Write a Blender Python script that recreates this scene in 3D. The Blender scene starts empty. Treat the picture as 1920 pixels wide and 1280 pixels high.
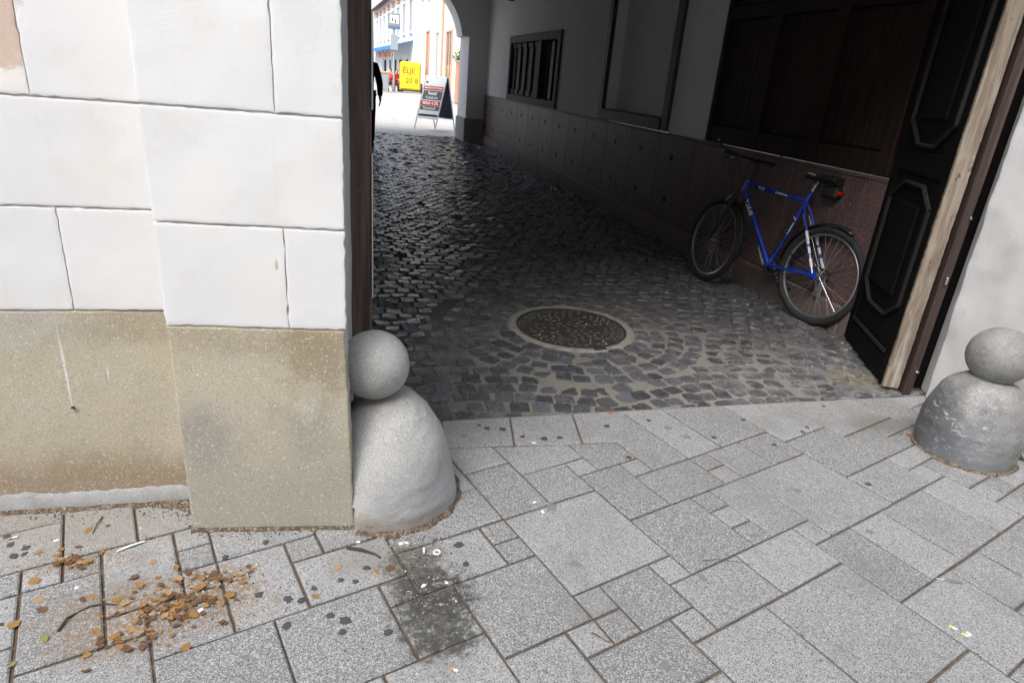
import bpy, bmesh, math, random
from mathutils import Vector, Matrix, noise as mnoise

random.seed(11)
SC = bpy.context.scene
COL = SC.collection

# ------------------------------------------------------------------ camera
CAM_H = 1.41
CR = ((0.97895, -0.18808, 0.07925), (0.00107, -0.38356, -0.92352), (0.20409, 0.90416, -0.37528))  # right, down, forward
cam_data = bpy.data.cameras.new('camera')
cam_data.sensor_width = 36.0
cam_data.lens = 36.0 * 1214.5 / 1920.0
cam_data.clip_start = 0.05
cam_data.clip_end = 2000.0
cam = bpy.data.objects.new('camera', cam_data)
COL.objects.link(cam)
_r, _d, _f = (Vector(v) for v in CR)
cam.matrix_world = Matrix.Translation((0, 0, CAM_H)) @ Matrix((
    (_r.x, -_d.x, -_f.x), (_r.y, -_d.y, -_f.y), (_r.z, -_d.z, -_f.z))).to_4x4()
SC.camera = cam

# ------------------------------------------------------------------ sky, sun, exposure
SUN_DIR = Vector((-0.42, -0.52, 0.74)).normalized()      # towards the sun
SUN_EL = math.asin(SUN_DIR.z)
SUN_ROT = math.atan2(SUN_DIR.x, SUN_DIR.y)
world = bpy.data.worlds.new('World')
SC.world = world
world.use_nodes = True
wn = world.node_tree
bg = wn.nodes['Background']
sky = wn.nodes.new('ShaderNodeTexSky')
sky.sky_type = 'NISHITA'
sky.sun_disc = False
sky.sun_elevation = SUN_EL
sky.sun_rotation = SUN_ROT
sky.dust_density = 4.0
hs = wn.nodes.new('ShaderNodeHueSaturation')
hs.inputs['Saturation'].default_value = 0.46
wn.links.new(sky.outputs[0], hs.inputs['Color'])
wn.links.new(hs.outputs[0], bg.inputs[0])
bg.inputs[1].default_value = 0.15
sl = bpy.data.lights.new('sun', 'SUN')
sl.energy = 1.5
sl.angle = math.radians(40)
sl.color = (1.0, 0.995, 0.985)
so = bpy.data.objects.new('sun', sl)
COL.objects.link(so)
so.rotation_euler = SUN_DIR.to_track_quat('Z', 'Y').to_euler()
so.location = (-6, -8, 14)
SC.view_settings.view_transform = 'Standard'
SC.view_settings.look = 'None'
SC.view_settings.exposure = 1.43
SC.view_settings.gamma = 1.0
SC.view_settings.use_curve_mapping = False

# ------------------------------------------------------------------ helpers
class MB:
    """collects shapes, then links them as ONE mesh object"""
    def __init__(s):
        s.v = []; s.f = []
    def add(s, vs, fs):
        o = len(s.v)
        s.v.extend([tuple(v) for v in vs])
        s.f.extend([tuple(i + o for i in f) for f in fs])
        return s
    def box(s, x0, x1, y0, y1, z0, z1, b=0.0, fr=None):
        lo = (min(x0, x1), min(y0, y1), min(z0, z1)); hi = (max(x0, x1), max(y0, y1), max(z0, z1))
        T = fr or (lambda p: p)
        if b <= 0:
            vs = [(X, Y, Z) for X in (lo[0], hi[0]) for Y in (lo[1], hi[1]) for Z in (lo[2], hi[2])]
            fs = [(0, 1, 3, 2), (4, 6, 7, 5), (0, 4, 5, 1), (2, 3, 7, 6), (0, 2, 6, 4), (1, 5, 7, 3)]
            return s.add([T(v) for v in vs], fs)
        b = min(b, (hi[0]-lo[0])*.45, (hi[1]-lo[1])*.45, (hi[2]-lo[2])*.45)
        vs = []; idx = {}
        for i in (0, 1):
            for j in (0, 1):
                for k in (0, 1):
                    c = [(lo, hi)[i][0], (lo, hi)[j][1], (lo, hi)[k][2]]
                    inn = [c[0] + (b if i == 0 else -b), c[1] + (b if j == 0 else -b), c[2] + (b if k == 0 else -b)]
                    for ax in range(3):
                        p = list(inn); p[ax] = c[ax]
                        idx[(i, j, k, ax)] = len(vs); vs.append(tuple(p))
        fs = []
        g = lambda i, j, k, a: idx[(i, j, k, a)]
        for e in (0, 1):
            fs.append((g(e,0,0,0), g(e,1,0,0), g(e,1,1,0), g(e,0,1,0)))
            fs.append((g(0,e,0,1), g(1,e,0,1), g(1,e,1,1), g(0,e,1,1)))
            fs.append((g(0,0,e,2), g(1,0,e,2), g(1,1,e,2), g(0,1,e,2)))
        for a in (0, 1):
            for c in (0, 1):
                fs.append((g(a,c,0,0), g(a,c,1,0), g(a,c,1,1), g(a,c,0,1)))
                fs.append((g(a,0,c,0), g(a,1,c,0), g(a,1,c,2), g(a,0,c,2)))
                fs.append((g(0,a,c,1), g(1,a,c,1), g(1,a,c,2), g(0,a,c,2)))
        for i in (0, 1):
            for j in (0, 1):
                for k in (0, 1):
                    fs.append((g(i,j,k,0), g(i,j,k,1), g(i,j,k,2)))
        return s.add([T(v) for v in vs], fs)
    def prism(s, poly, z0, z1, fr=None):
        T = fr or (lambda p: p)
        n = len(poly)
        vs = [T((x, y, z0)) for x, y in poly] + [T((x, y, z1)) for x, y in poly]
        fs = [tuple(range(n))[::-1], tuple(range(n, 2*n))] + [(i, (i+1) % n, n + (i+1) % n, n + i) for i in range(n)]
        return s.add(vs, fs)
    def tube(s, pts, r, n=8, cap=True, fr=None):
        pts = [Vector(p) for p in pts]
        if fr: pts = [Vector(fr(p)) for p in pts]
        rs = r if isinstance(r, (list, tuple)) else [r] * len(pts)
        vs = []; prev = None
        for i, p in enumerate(pts):
            t = (pts[min(i+1, len(pts)-1)] - pts[max(i-1, 0)])
            if t.length < 1e-9: t = Vector((0, 0, 1))
            t.normalize()
            if prev is None:
                a = Vector((0, 0, 1)) if abs(t.z) < .9 else Vector((1, 0, 0))
                u = t.cross(a).normalized()
            else:
                u = (prev - t * prev.dot(t))
                u = u.normalized() if u.length > 1e-6 else t.orthogonal().normalized()
            prev = u; w = t.cross(u)
            for k in range(n):
                a = 2*math.pi*k/n
                vs.append(p + (u*math.cos(a) + w*math.sin(a)) * rs[i])
        fs = []
        for i in range(len(pts)-1):
            for k in range(n):
                fs.append((i*n+k, i*n+(k+1) % n, (i+1)*n+(k+1) % n, (i+1)*n+k))
        if cap:
            fs.append(tuple(range(n))[::-1]); fs.append(tuple((len(pts)-1)*n + k for k in range(n)))
        return s.add(vs, fs)
    def ring(s, c, ax_u, ax_v, R, r, nR=40, nr=8, a0=0.0, a1=2*math.pi, flat=1.0):
        """torus in the plane u, v; flat squashes the section sideways"""
        c = Vector(c); u = Vector(ax_u).normalized(); v = Vector(ax_v).normalized(); w = u.cross(v)
        closed = abs(a1 - a0 - 2*math.pi) < 1e-6
        m = nR if closed else nR + 1
        vs = []
        for i in range(m):
            a = a0 + (a1-a0)*i/nR
            d = u*math.cos(a) + v*math.sin(a)
            for k in range(nr):
                b = 2*math.pi*k/nr
                vs.append(c + d*(R + r*math.cos(b)) + w*(r*flat*math.sin(b)))
        fs = []
        for i in range(nR):
            i2 = (i+1) % m
            for k in range(nr):
                fs.append((i*nr+k, i2*nr+k, i2*nr+(k+1) % nr, i*nr+(k+1) % nr))
        return s.add(vs, fs)
    def lathe(s, prof, c, n=32, jit=0.0, seed=0, fr=None):
        vs = []; fs = []
        cx, cy, cz = c
        for i, (r, z) in enumerate(prof):
            for k in range(n):
                a = 2*math.pi*k/n
                p = Vector((r*math.cos(a), r*math.sin(a), z))
                if jit: 
                    q = mnoise.noise(Vector((p.x*7+seed, p.y*7, p.z*7)))*jit + mnoise.noise(Vector((p.x*30+seed, p.y*30, p.z*30)))*jit*.25
                    d = Vector((math.cos(a), math.sin(a), 0.4)).normalized()
                    if r > .001: p += d*q
                p += Vector((cx, cy, cz))
                vs.append(fr(p) if fr else p)
        for i in range(len(prof)-1):
            for k in range(n):
                fs.append((i*n+k, i*n+(k+1) % n, (i+1)*n+(k+1) % n, (i+1)*n+k))
        fs.append(tuple(range(n))[::-1]); fs.append(tuple((len(prof)-1)*n+k for k in range(n)))
        return s.add(vs, fs)
    def build(s, name, mat=None, parent=None, smooth=False, base=None, normals=True):
        m = bpy.data.meshes.new(name)
        b = Vector(base) if base is not None else (parent_base(parent) if parent is not None else Vector((0, 0, 0)))
        m.from_pydata([Vector(v) - b for v in s.v], [], s.f)
        if normals:
            bm = bmesh.new(); bm.from_mesh(m)
            bmesh.ops.recalc_face_normals(bm, faces=bm.faces)
            bm.to_mesh(m); bm.free()
        if mat: m.materials.append(mat)
        if smooth:
            m.polygons.foreach_set('use_smooth', [True]*len(m.polygons))
            if smooth != 'full':
                m.set_sharp_from_angle(angle=math.radians(40))
        o = bpy.data.objects.new(name, m)
        COL.objects.link(o)
        if parent is not None: o.parent = parent
        elif base is not None: o.location = b
        return o

BASES = {}
def parent_base(p):
    b = Vector((0, 0, 0))
    while p is not None:
        b += Vector(p.location); p = p.parent
    return b
def tag(o, label=None, cat=None, group=None, kind=None):
    if label: o['label'] = label
    if cat: o['category'] = cat
    if group: o['group'] = group
    if kind: o['kind'] = kind
    return o
def thing(name, label, cat, loc, group=None):
    o = bpy.data.objects.new(name, None)
    COL.objects.link(o); o.location = loc; o.empty_display_size = .1
    return tag(o, label, cat, group)
def frame(o, ex, ey, ez=(0, 0, 1)):
    o = Vector(o); ex = Vector(ex); ey = Vector(ey); ez = Vector(ez)
    return lambda p: o + ex*p[0] + ey*p[1] + ez*p[2]
def place(name, mesh, loc, rotz=0, parent=None, scale=1.0, rot=None):
    o = bpy.data.objects.new(name, mesh); COL.objects.link(o)
    o.location = Vector(loc) - (parent_base(parent) if parent is not None else Vector((0, 0, 0)))
    o.rotation_euler = rot if rot else (0, 0, rotz)
    o.scale = (scale,)*3 if not hasattr(scale, '__len__') else scale
    if parent is not None: o.parent = parent
    return o

# ------------------------------------------------------------------ materials
class Mat:
    def __init__(s, name, base, rough=.8, metal=0.0, spec=.5, coord='pos'):
        s.m = bpy.data.materials.new(name); s.m.use_nodes = True
        s.nt = s.m.node_tree; s.b = s.nt.nodes['Principled BSDF']
        s.b.inputs['Base Color'].default_value = (*base, 1); s.base = (*base, 1)
        s.b.inputs['Roughness'].default_value = rough; s.rough = rough
        s.b.inputs['Metallic'].default_value = metal
        s.b.inputs['Specular IOR Level'].default_value = spec
        s.col = None; s.nrm = None
        if coord == 'pos':
            s.vec = s.nt.nodes.new('ShaderNodeNewGeometry').outputs['Position']
        else:
            s.vec = s.nt.nodes.new('ShaderNodeTexCoord').outputs['Object']
    def _n(s, t): return s.nt.nodes.new(t)
    def _l(s, a, b): s.nt.links.new(a, b)
    def noise(s, scale, detail=4, rough=.55, stretch=None, dist=0.0):
        v = s.vec
        if stretch:
            mp = s._n('ShaderNodeMapping'); s._l(v, mp.inputs[0]); mp.inputs['Scale'].default_value = stretch; v = mp.outputs[0]
        n = s._n('ShaderNodeTexNoise'); s._l(v, n.inputs['Vector'])
        n.inputs['Scale'].default_value = scale; n.inputs['Detail'].default_value = detail
        n.inputs['Roughness'].default_value = rough; n.inputs['Distortion'].default_value = dist
        return n.outputs['Fac']
    def cells(s, scale, rnd=1.0):
        n = s._n('ShaderNodeTexVoronoi'); s._l(s.vec, n.inputs['Vector']); n.inputs['Scale'].default_value = scale
        n.inputs['Randomness'].default_value = rnd
        sp = s._n('ShaderNodeSeparateColor'); s._l(n.outputs['Color'], sp.inputs[0])
        return sp.outputs[0]
    def cells_dist(s, scale):
        n = s._n('ShaderNodeTexVoronoi'); s._l(s.vec, n.inputs['Vector']); n.inputs['Scale'].default_value = scale
        return n.outputs['Distance']
    def ramp(s, fac, lo, hi, a=0.0, b=1.0):
        r = s._n('ShaderNodeMapRange'); r.interpolation_type = 'SMOOTHSTEP'
        s._l(fac, r.inputs['Value'])
        r.inputs['From Min'].default_value = lo; r.inputs['From Max'].default_value = hi
        r.inputs['To Min'].default_value = a; r.inputs['To Max'].default_value = b
        return r.outputs[0]
    def math(s, op, a, b):
        n = s._n('ShaderNodeMath'); n.operation = op
        for i, x in enumerate((a, b)):
            if hasattr(x, 'is_linked') or hasattr(x, 'links'): s._l(x, n.inputs[i])
            else: n.inputs[i].default_value = x
        return n.outputs[0]
    def mix(s, fac, color, mode='MIX'):
        n = s._n('ShaderNodeMix'); n.data_type = 'RGBA'; n.blend_type = mode
        if isinstance(fac, float): n.inputs[0].default_value = fac
        else: s._l(fac, n.inputs[0])
        if s.col is None: n.inputs[6].default_value = s.base
        else: s._l(s.col, n.inputs[6])
        n.inputs[7].default_value = (*color, 1)
        s.col = n.outputs[2]; return s
    def objrand(s, lo, hi):
        """multiply the colour by a random grey per object"""
        oi = s._n('ShaderNodeObjectInfo'); f = s.ramp(oi.outputs['Random'], 0, 1, lo, hi)
        n = s._n('ShaderNodeMix'); n.data_type = 'RGBA'; n.blend_type = 'MULTIPLY'; n.inputs[0].default_value = 1
        if s.col is None: n.inputs[6].default_value = s.base
        else: s._l(s.col, n.inputs[6])
        s._l(f, n.inputs[7]); s.col = n.outputs[2]; return s
    def attr_grey(s, name='tint'):
        at = s._n('ShaderNodeAttribute'); at.attribute_name = name
        n = s._n('ShaderNodeMix'); n.data_type = 'RGBA'; n.blend_type = 'MULTIPLY'; n.inputs[0].default_value = 1
        if s.col is None: n.inputs[6].default_value = s.base
        else: s._l(s.col, n.inputs[6])
        s._l(at.outputs['Color'], n.inputs[7]); s.col = n.outputs[2]; return s
    def blob(s, centre, radius, nscale=14, namp=.5, squash=(1, 1, 1), soft=.5):
        """1 inside an uneven patch of the real surface"""
        mp = s._n('ShaderNodeMapping'); s._l(s.vec, mp.inputs[0]); mp.inputs['Scale'].default_value = squash
        d = s._n('ShaderNodeVectorMath'); d.operation = 'DISTANCE'; s._l(mp.outputs[0], d.inputs[0])
        d.inputs[1].default_value = [c*q for c, q in zip(centre, squash)]
        n = s.noise(nscale, 5, .65)
        x = s.math('ADD', s.math('DIVIDE', d.outputs['Value'], radius), s.math('MULTIPLY', s.math('SUBTRACT', n, .5), namp*4))
        return s.ramp(x, 1-soft, 1+soft, 1.0, 0.0)
    def axis(s, i):
        sp = s._n('ShaderNodeSeparateXYZ'); s._l(s.vec, sp.inputs[0]); return sp.outputs[i]
    def bump(s, fac, strength=.3, dist=.002):
        n = s._n('ShaderNodeBump'); n.inputs['Strength'].default_value = strength; n.inputs['Distance'].default_value = dist
        s._l(fac, n.inputs['Height'])
        if s.nrm is not None: s._l(s.nrm, n.inputs['Normal'])
        s.nrm = n.outputs[0]; return s
    def roughvar(s, fac, lo, hi):
        s._l(s.ramp(fac, .3, .7, lo, hi), s.b.inputs['Roughness']); return s
    def done(s):
        if s.col is not None: s._l(s.col, s.b.inputs['Base Color'])
        if s.nrm is not None: s._l(s.nrm, s.b.inputs['Normal'])
        return s.m
def simple(name, base, rough=.6, metal=0.0, spec=.5, var=.25, scale=20, coord='obj', bump=0.0):
    a = Mat(name, base, rough, metal, spec, coord)
    n = a.noise(scale, 5, .6)
    a.mix(a.ramp(n, .35, .75), tuple(c*(1-var) for c in base))
    if bump: a.bump(a.noise(scale*4, 4), bump, .002)
    return a.done()

def make_materials():
    G = {}
    # exposed-aggregate paving slabs
    a = Mat('paver_granite', (.242, .245, .246), .8)
    a.objrand(.74, 1.18)
    c = a.cells(330)
    a.mix(a.ramp(c, .58, .72), (.385, .387, .385))
    c2 = a.cells(420)
    a.mix(a.ramp(c2, .78, .88), (.085, .085, .088))
    n = a.noise(2.3, 5, .6); a.mix(a.math('MULTIPLY', a.ramp(n, .48, .7), .45), (.17, .168, .16)); n = a.noise(9, 6, .7); a.mix(a.math('MULTIPLY', a.ramp(n, .55, .72), .4), (.15, .145, .135))
    # grimy, mossy foot of the guard stone
    gr = a.ramp(a.noise(48, 6, .75), .33, .52)
    for ctr, r, sq, k in (((.11, 1.61, 0), .09, (1, 1.2, 1), .95), ((.115, 1.54, 0), .065, (1, 1, 1), .9), ((.165, 1.46, 0), .10, (.9, .8, 1), .95), ((.16, 1.37, 0), .085, (.9, .7, 1), .85), ((.19, 1.295, 0), .05, (.6, 1.1, 1), .8)):
        a.mix(a.math('MULTIPLY', a.math('MULTIPLY', a.blob(ctr, r, 26, .55, sq, .4), gr), k), (.048, .046, .04))
    a.mix(a.math('MULTIPLY', a.blob((.05, 1.66, 0), .15, 12, .4, (.8, 1.4, 1), .6), .4), (.17, .155, .13))
    a.mix(a.math('MULTIPLY', a.math('MULTIPLY', a.blob((.16, 1.38, 0), .09, 30, .6, (1, .7, 1), .4), a.ramp(a.noise(30, 4), .5, .62)), .45), (.125, .125, .09))
    # brown tannin under the leaf litter and along the wall foot
    for ctr, r, sq, k in (((-.50, 1.52, 0), .16, (.8, 1.6, 1), .85), ((-.64, 1.50, 0), .13, (.6, 1.3, 1), .65), ((-.86, 1.71, 0), .08, (.5, 1.6, 1), .65), ((-.66, 1.39, 0), .08, (.6, 1.3, 1), .6), ((-.46, 1.60, 0), .07, (.7, 1.3, 1), .7)):
        a.mix(a.math('MULTIPLY', a.math('MULTIPLY', a.blob(ctr, r, 24, .55, sq, .5), a.math('MULTIPLY', a.ramp(a.noise(70, 5, .7), .42, .56), .85)), k), (.19, .11, .045))
    a.mix(a.math('MULTIPLY', a.blob((-.85, 1.9, 0), .35, 12, .35, (.6, 2.6, 1), .5), .45), (.22, .19, .15))
    a.mix(a.math('MULTIPLY', a.blob((2.42, 2.36, 0), .15, 14, .4, (.8, 2.0, 1), .5), .6), (.13, .12, .105))
    a.bump(a.cells_dist(330), .35, .0012)
    a.bump(a.noise(60, 3), .12, .002)
    G['paver'] = a.done()
    a = Mat('joint_sand', (.105, .075, .052), .95)
    a.mix(a.ramp(a.noise(30, 4), .4, .7), (.15, .115, .08)); a.mix(a.ramp(a.cells(300), .8, .9), (.05, .04, .035))
    a.bump(a.noise(160, 3), .6, .003)
    G['sand'] = a.done()
    a = Mat('dirt', (.075, .052, .036), .97)
    a.mix(a.ramp(a.noise(45, 4), .4, .7), (.17, .125, .085)); a.mix(a.ramp(a.cells(260), .82, .9), (.28, .25, .2))
    a.bump(a.noise(140, 4), .9, .004)
    G['dirt'] = a.done()
    # white limewashed plaster
    def plaster(name, base, stain, k=.5, pink=False):
        a = Mat(name, base, .86)
        n = a.noise(5, 6, .62); a.mix(a.math('MULTIPLY', a.ramp(n, .5, .74), k), stain)
        n2 = a.noise(17, 5, .6); a.mix(a.math('MULTIPLY', a.ramp(n2, .62, .78), k*.45), tuple(c*.8 for c in stain))
        if pink:
            a.mix(a.math('MULTIPLY', a.blob((-.27, 1.8, .885), .008, 60, .3, (1.6, 1, .45), .4), .8), (.42, .26, .12))
            a.mix(a.math('MULTIPLY', a.blob((-.18, 1.8, 1.50), .045, 60, .8, (1, 1, .7), .25), .12), (.45, .45, .48))
            a.mix(a.math('MULTIPLY', a.blob((-.87, 1.98, 1.5), .02, 60, .8, (1, 1, .7), .25), .5), (.5, .46, .42))
            for zc, xc in ((1.10, -.2), (1.05, -.45), (.8, -.3), (.78, -.75)):
                a.mix(a.math('MULTIPLY', a.blob((xc, 1.82, zc), .10, 9, .4, (1, .3, 1), .35), .22), (.78, .745, .68))
        cr = a.math('ABSOLUTE', a.math('SUBTRACT', a.noise(3.2, 7, .62, dist=.6), .5), 0.0)
        crk = a.math('MULTIPLY', a.ramp(cr, .0, .002, 1.0, 0.0), a.ramp(a.noise(2.1, 2), .60, .64))
        a.mix(a.math('MULTIPLY', crk, .12), (.45, .40, .36))
        a.bump(a.math('MULTIPLY', crk, -1.0), .4, .002)
        a.bump(a.noise(9, 4, .5), .14, .007)
        a.bump(a.noise(130, 4, .65), .4, .0018)
        a.bump(a.noise(34, 5, .6, stretch=(1, 1, 1.6)), .12, .003)
        v = a.noise(1.0, 5, .65, stretch=(13, 13, 1.3)); a.mix(a.math('MULTIPLY', a.ramp(v, .56, .76), .35), tuple(c*.93 for c in stain))
        g = a.noise(70, 5, .75); a.mix(a.math('MULTIPLY', a.ramp(g, .70, .76), .35), tuple(c*.6 for c in stain))
        a.bump(a.ramp(a.cells_dist(55), .0, .12), .10, .0015)
        return a.done()
    G['plaster'] = plaster('white_plaster', (.70, .705, .712), (.66, .635, .585), .55, True)
    G['plaster_in'] = plaster('passage_plaster', (.84, .84, .84), (.73, .72, .70), .6)
    a = Mat('stained_plaster', (.56, .44, .37), .88); n = a.noise(8, 6, .65); a.mix(a.math('MULTIPLY', a.ramp(n, .5, .7), .5), (.66, .57, .50))
    hz = a.math('ADD', a.axis(2), a.math('MULTIPLY', a.math('SUBTRACT', a.noise(14, 5, .7), .5), .12)); a.mix(a.ramp(hz, 1.325, 1.345, .95, 0.0), (.76, .745, .73))
    a.bump(a.noise(11, 5, .6), .3, .01); a.bump(a.noise(150, 3), .5, .0018); G['plaster_pink'] = a.done()
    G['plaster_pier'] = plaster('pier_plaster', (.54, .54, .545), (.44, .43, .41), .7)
    a = Mat('groove_plaster', (.50, .455, .42), .92); a.mix(a.ramp(a.noise(20, 4), .4, .7), (.62, .585, .55)); a.bump(a.noise(90), .4, .003)
    G['groove'] = a.done()
    # washed terrazzo plinth
    def plinth(name, pil):
        a = Mat(name, (.475, .425, .315), .82)
        n = a.noise(4.2, 5, .6); a.mix(a.math('MULTIPLY', a.ramp(n, .42, .72), .65), (.46, .435, .36))
        n = a.noise(7.5, 5, .65); a.mix(a.math('MULTIPLY', a.ramp(n, .52, .72), .55), (.32, .30, .26))
        if pil:
            zz = a.axis(2); nn = a.noise(6, 4)
            h = a.math('ADD', zz, a.math('MULTIPLY', a.math('SUBTRACT', nn, .5), .45))
            a.mix(a.ramp(h, .15, .5, .8, 0.0), (.345, .33, .29))
            a.mix(a.math('MULTIPLY', a.blob((-.165, 1.80, .62), .105, 14, .35, (1, 1, .75), .5), .62), (.23, .17, .09))
            a.mix(a.math('MULTIPLY', a.blob((-.34, 1.81, .685), .16, 14, .3, (.55, 1, 2.2), .5), .45), (.28, .225, .13))
            a.mix(a.math('MULTIPLY', a.blob((-.2, 1.80, .36), .09, 9, .35, (1.3, 1, .8), .6), .5), (.285, .275, .25))
            a.mix(a.math('MULTIPLY', a.blob((-.52, 1.83, .33), .09, 9, .35, (1.2, 1, .8), .6), .55), (.27, .265, .25))
            a.mix(a.math('MULTIPLY', a.blob((-.205, 1.80, .47), .05, 18, .6, (1.5, 1, .7), .5), .4), (.58, .56, .5))
        else:
            zz = a.axis(2); nn = a.noise(5, 4)
            h = a.math('ADD', zz, a.math('MULTIPLY', a.math('SUBTRACT', nn, .5), .16))
            a.mix(a.ramp(h, .10, .26, .8, 0.0), (.27, .19, .115))
            a.mix(a.blob((-.9205, 1.987, .51), .0035, 90, .35, (1, 0, .024), .5), (.70, .69, .66)); a.mix(a.blob((-.807, 1.99, .476), .002, 90, .35, (1, 0, .10), .5), (.68, .67, .64))
            a.mix(a.math('MULTIPLY', a.blob((-.75, 1.99, .66), .2, 14, .3, (.4, 1, 2.4), .5), .5), (.29, .235, .145))
            a.mix(a.math('MULTIPLY', a.blob((-1.05, 1.98, .64), .12, 12, .3, (.6, 1, 1.6), .5), .5), (.5, .5, .47))
        c = a.cells(360); a.mix(a.math('MULTIPLY', a.ramp(c, .80, .9), .5), (.56, .52, .44))
        c2 = a.cells(400); a.mix(a.math('MULTIPLY', a.ramp(c2, .80, .9), .55), (.22, .19, .145))
        c3 = a.cells(250); a.mix(a.math('MULTIPLY', a.ramp(c3, .965, .985), .8), (.62, .60, .54))
        a.bump(a.cells_dist(300), .4, .0014); a.bump(a.noise(9, 5), .25, .008)
        return a.done()
    G['plinth_wall'] = plinth('terrazzo_plinth_wall', False)
    G['plinth_pil'] = plinth('terrazzo_plinth_pilaster', True)
    a = Mat('cement', (.33, .334, .338), .92); a.mix(a.ramp(a.noise(24, 5), .4, .7), (.29, .285, .275)); a.mix(a.math('MULTIPLY', a.ramp(a.cells(300), .85, .92), .4), (.52, .52, .51)); a.bump(a.noise(80, 4), .6, .004)
    G['cement'] = a.done()
    # guard stones
    def stone(name, base, dark, k):
        a = Mat(name, base, .62)
        n = a.noise(7, 7, .68); a.mix(a.math('MULTIPLY', a.ramp(n, .42, .66), .75), dark)
        n = a.noise(33, 6, .75); a.mix(a.math('MULTIPLY', a.ramp(n, .56, .68), .45), tuple(x*1.3 for x in base)); n = a.noise(24, 6, .75); a.mix(a.math('MULTIPLY', a.ramp(n, .60, .70), .5), tuple(x*.55 for x in base))
        zz = a.axis(2); nn = a.noise(9, 4)
        c = a.cells(330); a.mix(a.math('MULTIPLY', a.ramp(c, .82, .9), .7), tuple(x*1.35 for x in base))
        c2 = a.cells(380); a.mix(a.math('MULTIPLY', a.ramp(c2, .85, .92), .6), tuple(x*.45 for x in base))
        if k:
            a.mix(a.math('MULTIPLY', a.blob((2.45, 2.13, .12), .15, 9, .5, (1, 1, .8), .5), .85), (.075, .075, .08))
            a.mix(a.math('MULTIPLY', a.blob((2.49, 1.98, .05), .13, 8, .4, (1, 1, .9), .6), .45), (.17, .185, .215))
            sc = a.noise(24, 7, .8, stretch=(1, 1, 1.7), dist=1.2); a.mix(a.math('MULTIPLY', a.ramp(sc, .54, .62), a.blob((2.47, 2.03, .18), .17, 9, .3)), (.40, .40, .395))
            a.mix(a.math('MULTIPLY', a.blob((2.513, 2.10, .465), .055, 16, .35, (1, 1, 1), .4), .7), (.16, .155, .15))
            sc = a.noise(70, 5, .8, dist=1.2); a.mix(a.math('MULTIPLY', a.ramp(sc, .55, .65), a.blob((2.513, 2.095, .46), .05, 16, .3)), (.46, .455, .44))
        else:
            a.mix(a.math('MULTIPLY', a.blob((0, 1.9, .40), .10, 14, .3, (1, 1, 2.5), .5), .4), (.29, .26, .2))
            a.mix(a.math('MULTIPLY', a.blob((.12, 1.80, .06), .16, 7, .4, (1, 1, 1), .6), .4), (.30, .31, .335))
            a.mix(a.math('MULTIPLY', a.blob((0, 1.83, .02), .10, 20, .35, (.5, 1, 2), .5), .6), (.24, .20, .15))
        a.bump(a.noise(26, 7, .7), .6, .009); a.bump(a.ramp(a.noise(18, 4, .6), .64, .68, 1.0, 0.0), .5, .004); a.bump(a.cells_dist(260), .25, .001)
        a.roughvar(a.noise(14), .38, .62)
        return a.done()
    G['stone_l'] = stone('guard_stone_pale', (.42, .418, .402), (.345, .345, .337), 0)
    G['stone_r'] = stone('guard_stone_scuffed', (.25, .248, .242), (.165, .165, .167), 1)
    # setts
    def sett(name, attr):
        a = Mat(name, (.080, .081, .091), .4, 0.0, .65)
        if attr: a.attr_grey()
        else: a.objrand(.7, 1.45)
        n = a.noise(28, 5, .65); a.mix(a.math('MULTIPLY', a.ramp(n, .45, .72), .55), (.14, .135, .13))
        n = a.noise(1.6, 4); a.mix(a.math('MULTIPLY', a.ramp(n, .52, .7), .4), (.12, .105, .08))
        # cement dragged over the setts by the right jamb
        st = a.ramp(a.noise(9, 6, .7, stretch=(.8, 1.6, 1)), .46, .60)
        a.mix(a.math('MULTIPLY', a.math('MULTIPLY', a.blob((2.5, 2.9, 0), .55, 8, .3, (.75, 1.2, 1), .5), st), .85), (.23, .225, .215))
        a.mix(a.math('MULTIPLY', a.math('MULTIPLY', a.blob((2.3, 3.6, 0), 1.0, 8, .3, (1, .7, 1), .5), st), .5), (.19, .185, .175))
        a.mix(a.math('MULTIPLY', a.blob((2.66, 2.86, 0), .14, 12, .4, (.9, 1, 1), .5), .7), (.22, .19, .14))
        a.bump(a.noise(38, 5, .7), .6, .006)
        a.roughvar(a.noise(22, 4), .17, .42)
        return a.done()
    G['sett'] = sett('basalt_sett', False); G['sett_mass'] = sett('basalt_sett_mass', True)
    a = Mat('sett_mortar', (.075, .068, .06), .9)
    a.mix(a.math('MULTIPLY', a.blob((1.25, 3.15, 0), .95, 4, .25, (1, 1, 1), .4), .95), (.205, .196, .172))
    a.mix(a.math('MULTIPLY', a.blob((2.35, 2.85, 0), .6, 6, .35, (.8, 1.2, 1), .5), .7), (.22, .212, .198))
    a.mix(a.math('MULTIPLY', a.ramp(a.noise(14, 5, .7), .5, .68), .4), (.11, .10, .08))
    a.bump(a.noise(120, 4), .6, .003)
    G['mortar'] = a.done()
    # woods
    def wood(name, base, dark, light, rough=.6, grain=(60, 60, 2.2), k=.5, chip=None, spec=.5):
        a = Mat(name, base, rough, 0.0, spec)
        n = a.noise(1.0, 6, .6, stretch=grain, dist=.4); a.mix(a.ramp(n, .38, .62), dark)
        n = a.noise(1.0, 5, .6, stretch=tuple(g*.35 for g in grain)); a.mix(a.math('MULTIPLY', a.ramp(n, .52, .7), k), light)
        if chip: 
            n = a.noise(26, 6, .7, stretch=(1, 1, .35)); a.mix(a.ramp(n, chip[1], chip[1]+.05), chip[0])
        a.bump(a.noise(1.0, 6, .6, stretch=grain), .35, .004)
        return a.done()
    G['wood_brown'] = wood('brown_gate_wood', (.13, .085, .064), (.07, .045, .035), (.24, .20, .18), .5, chip=((.34, .31, .28), .68))
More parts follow.
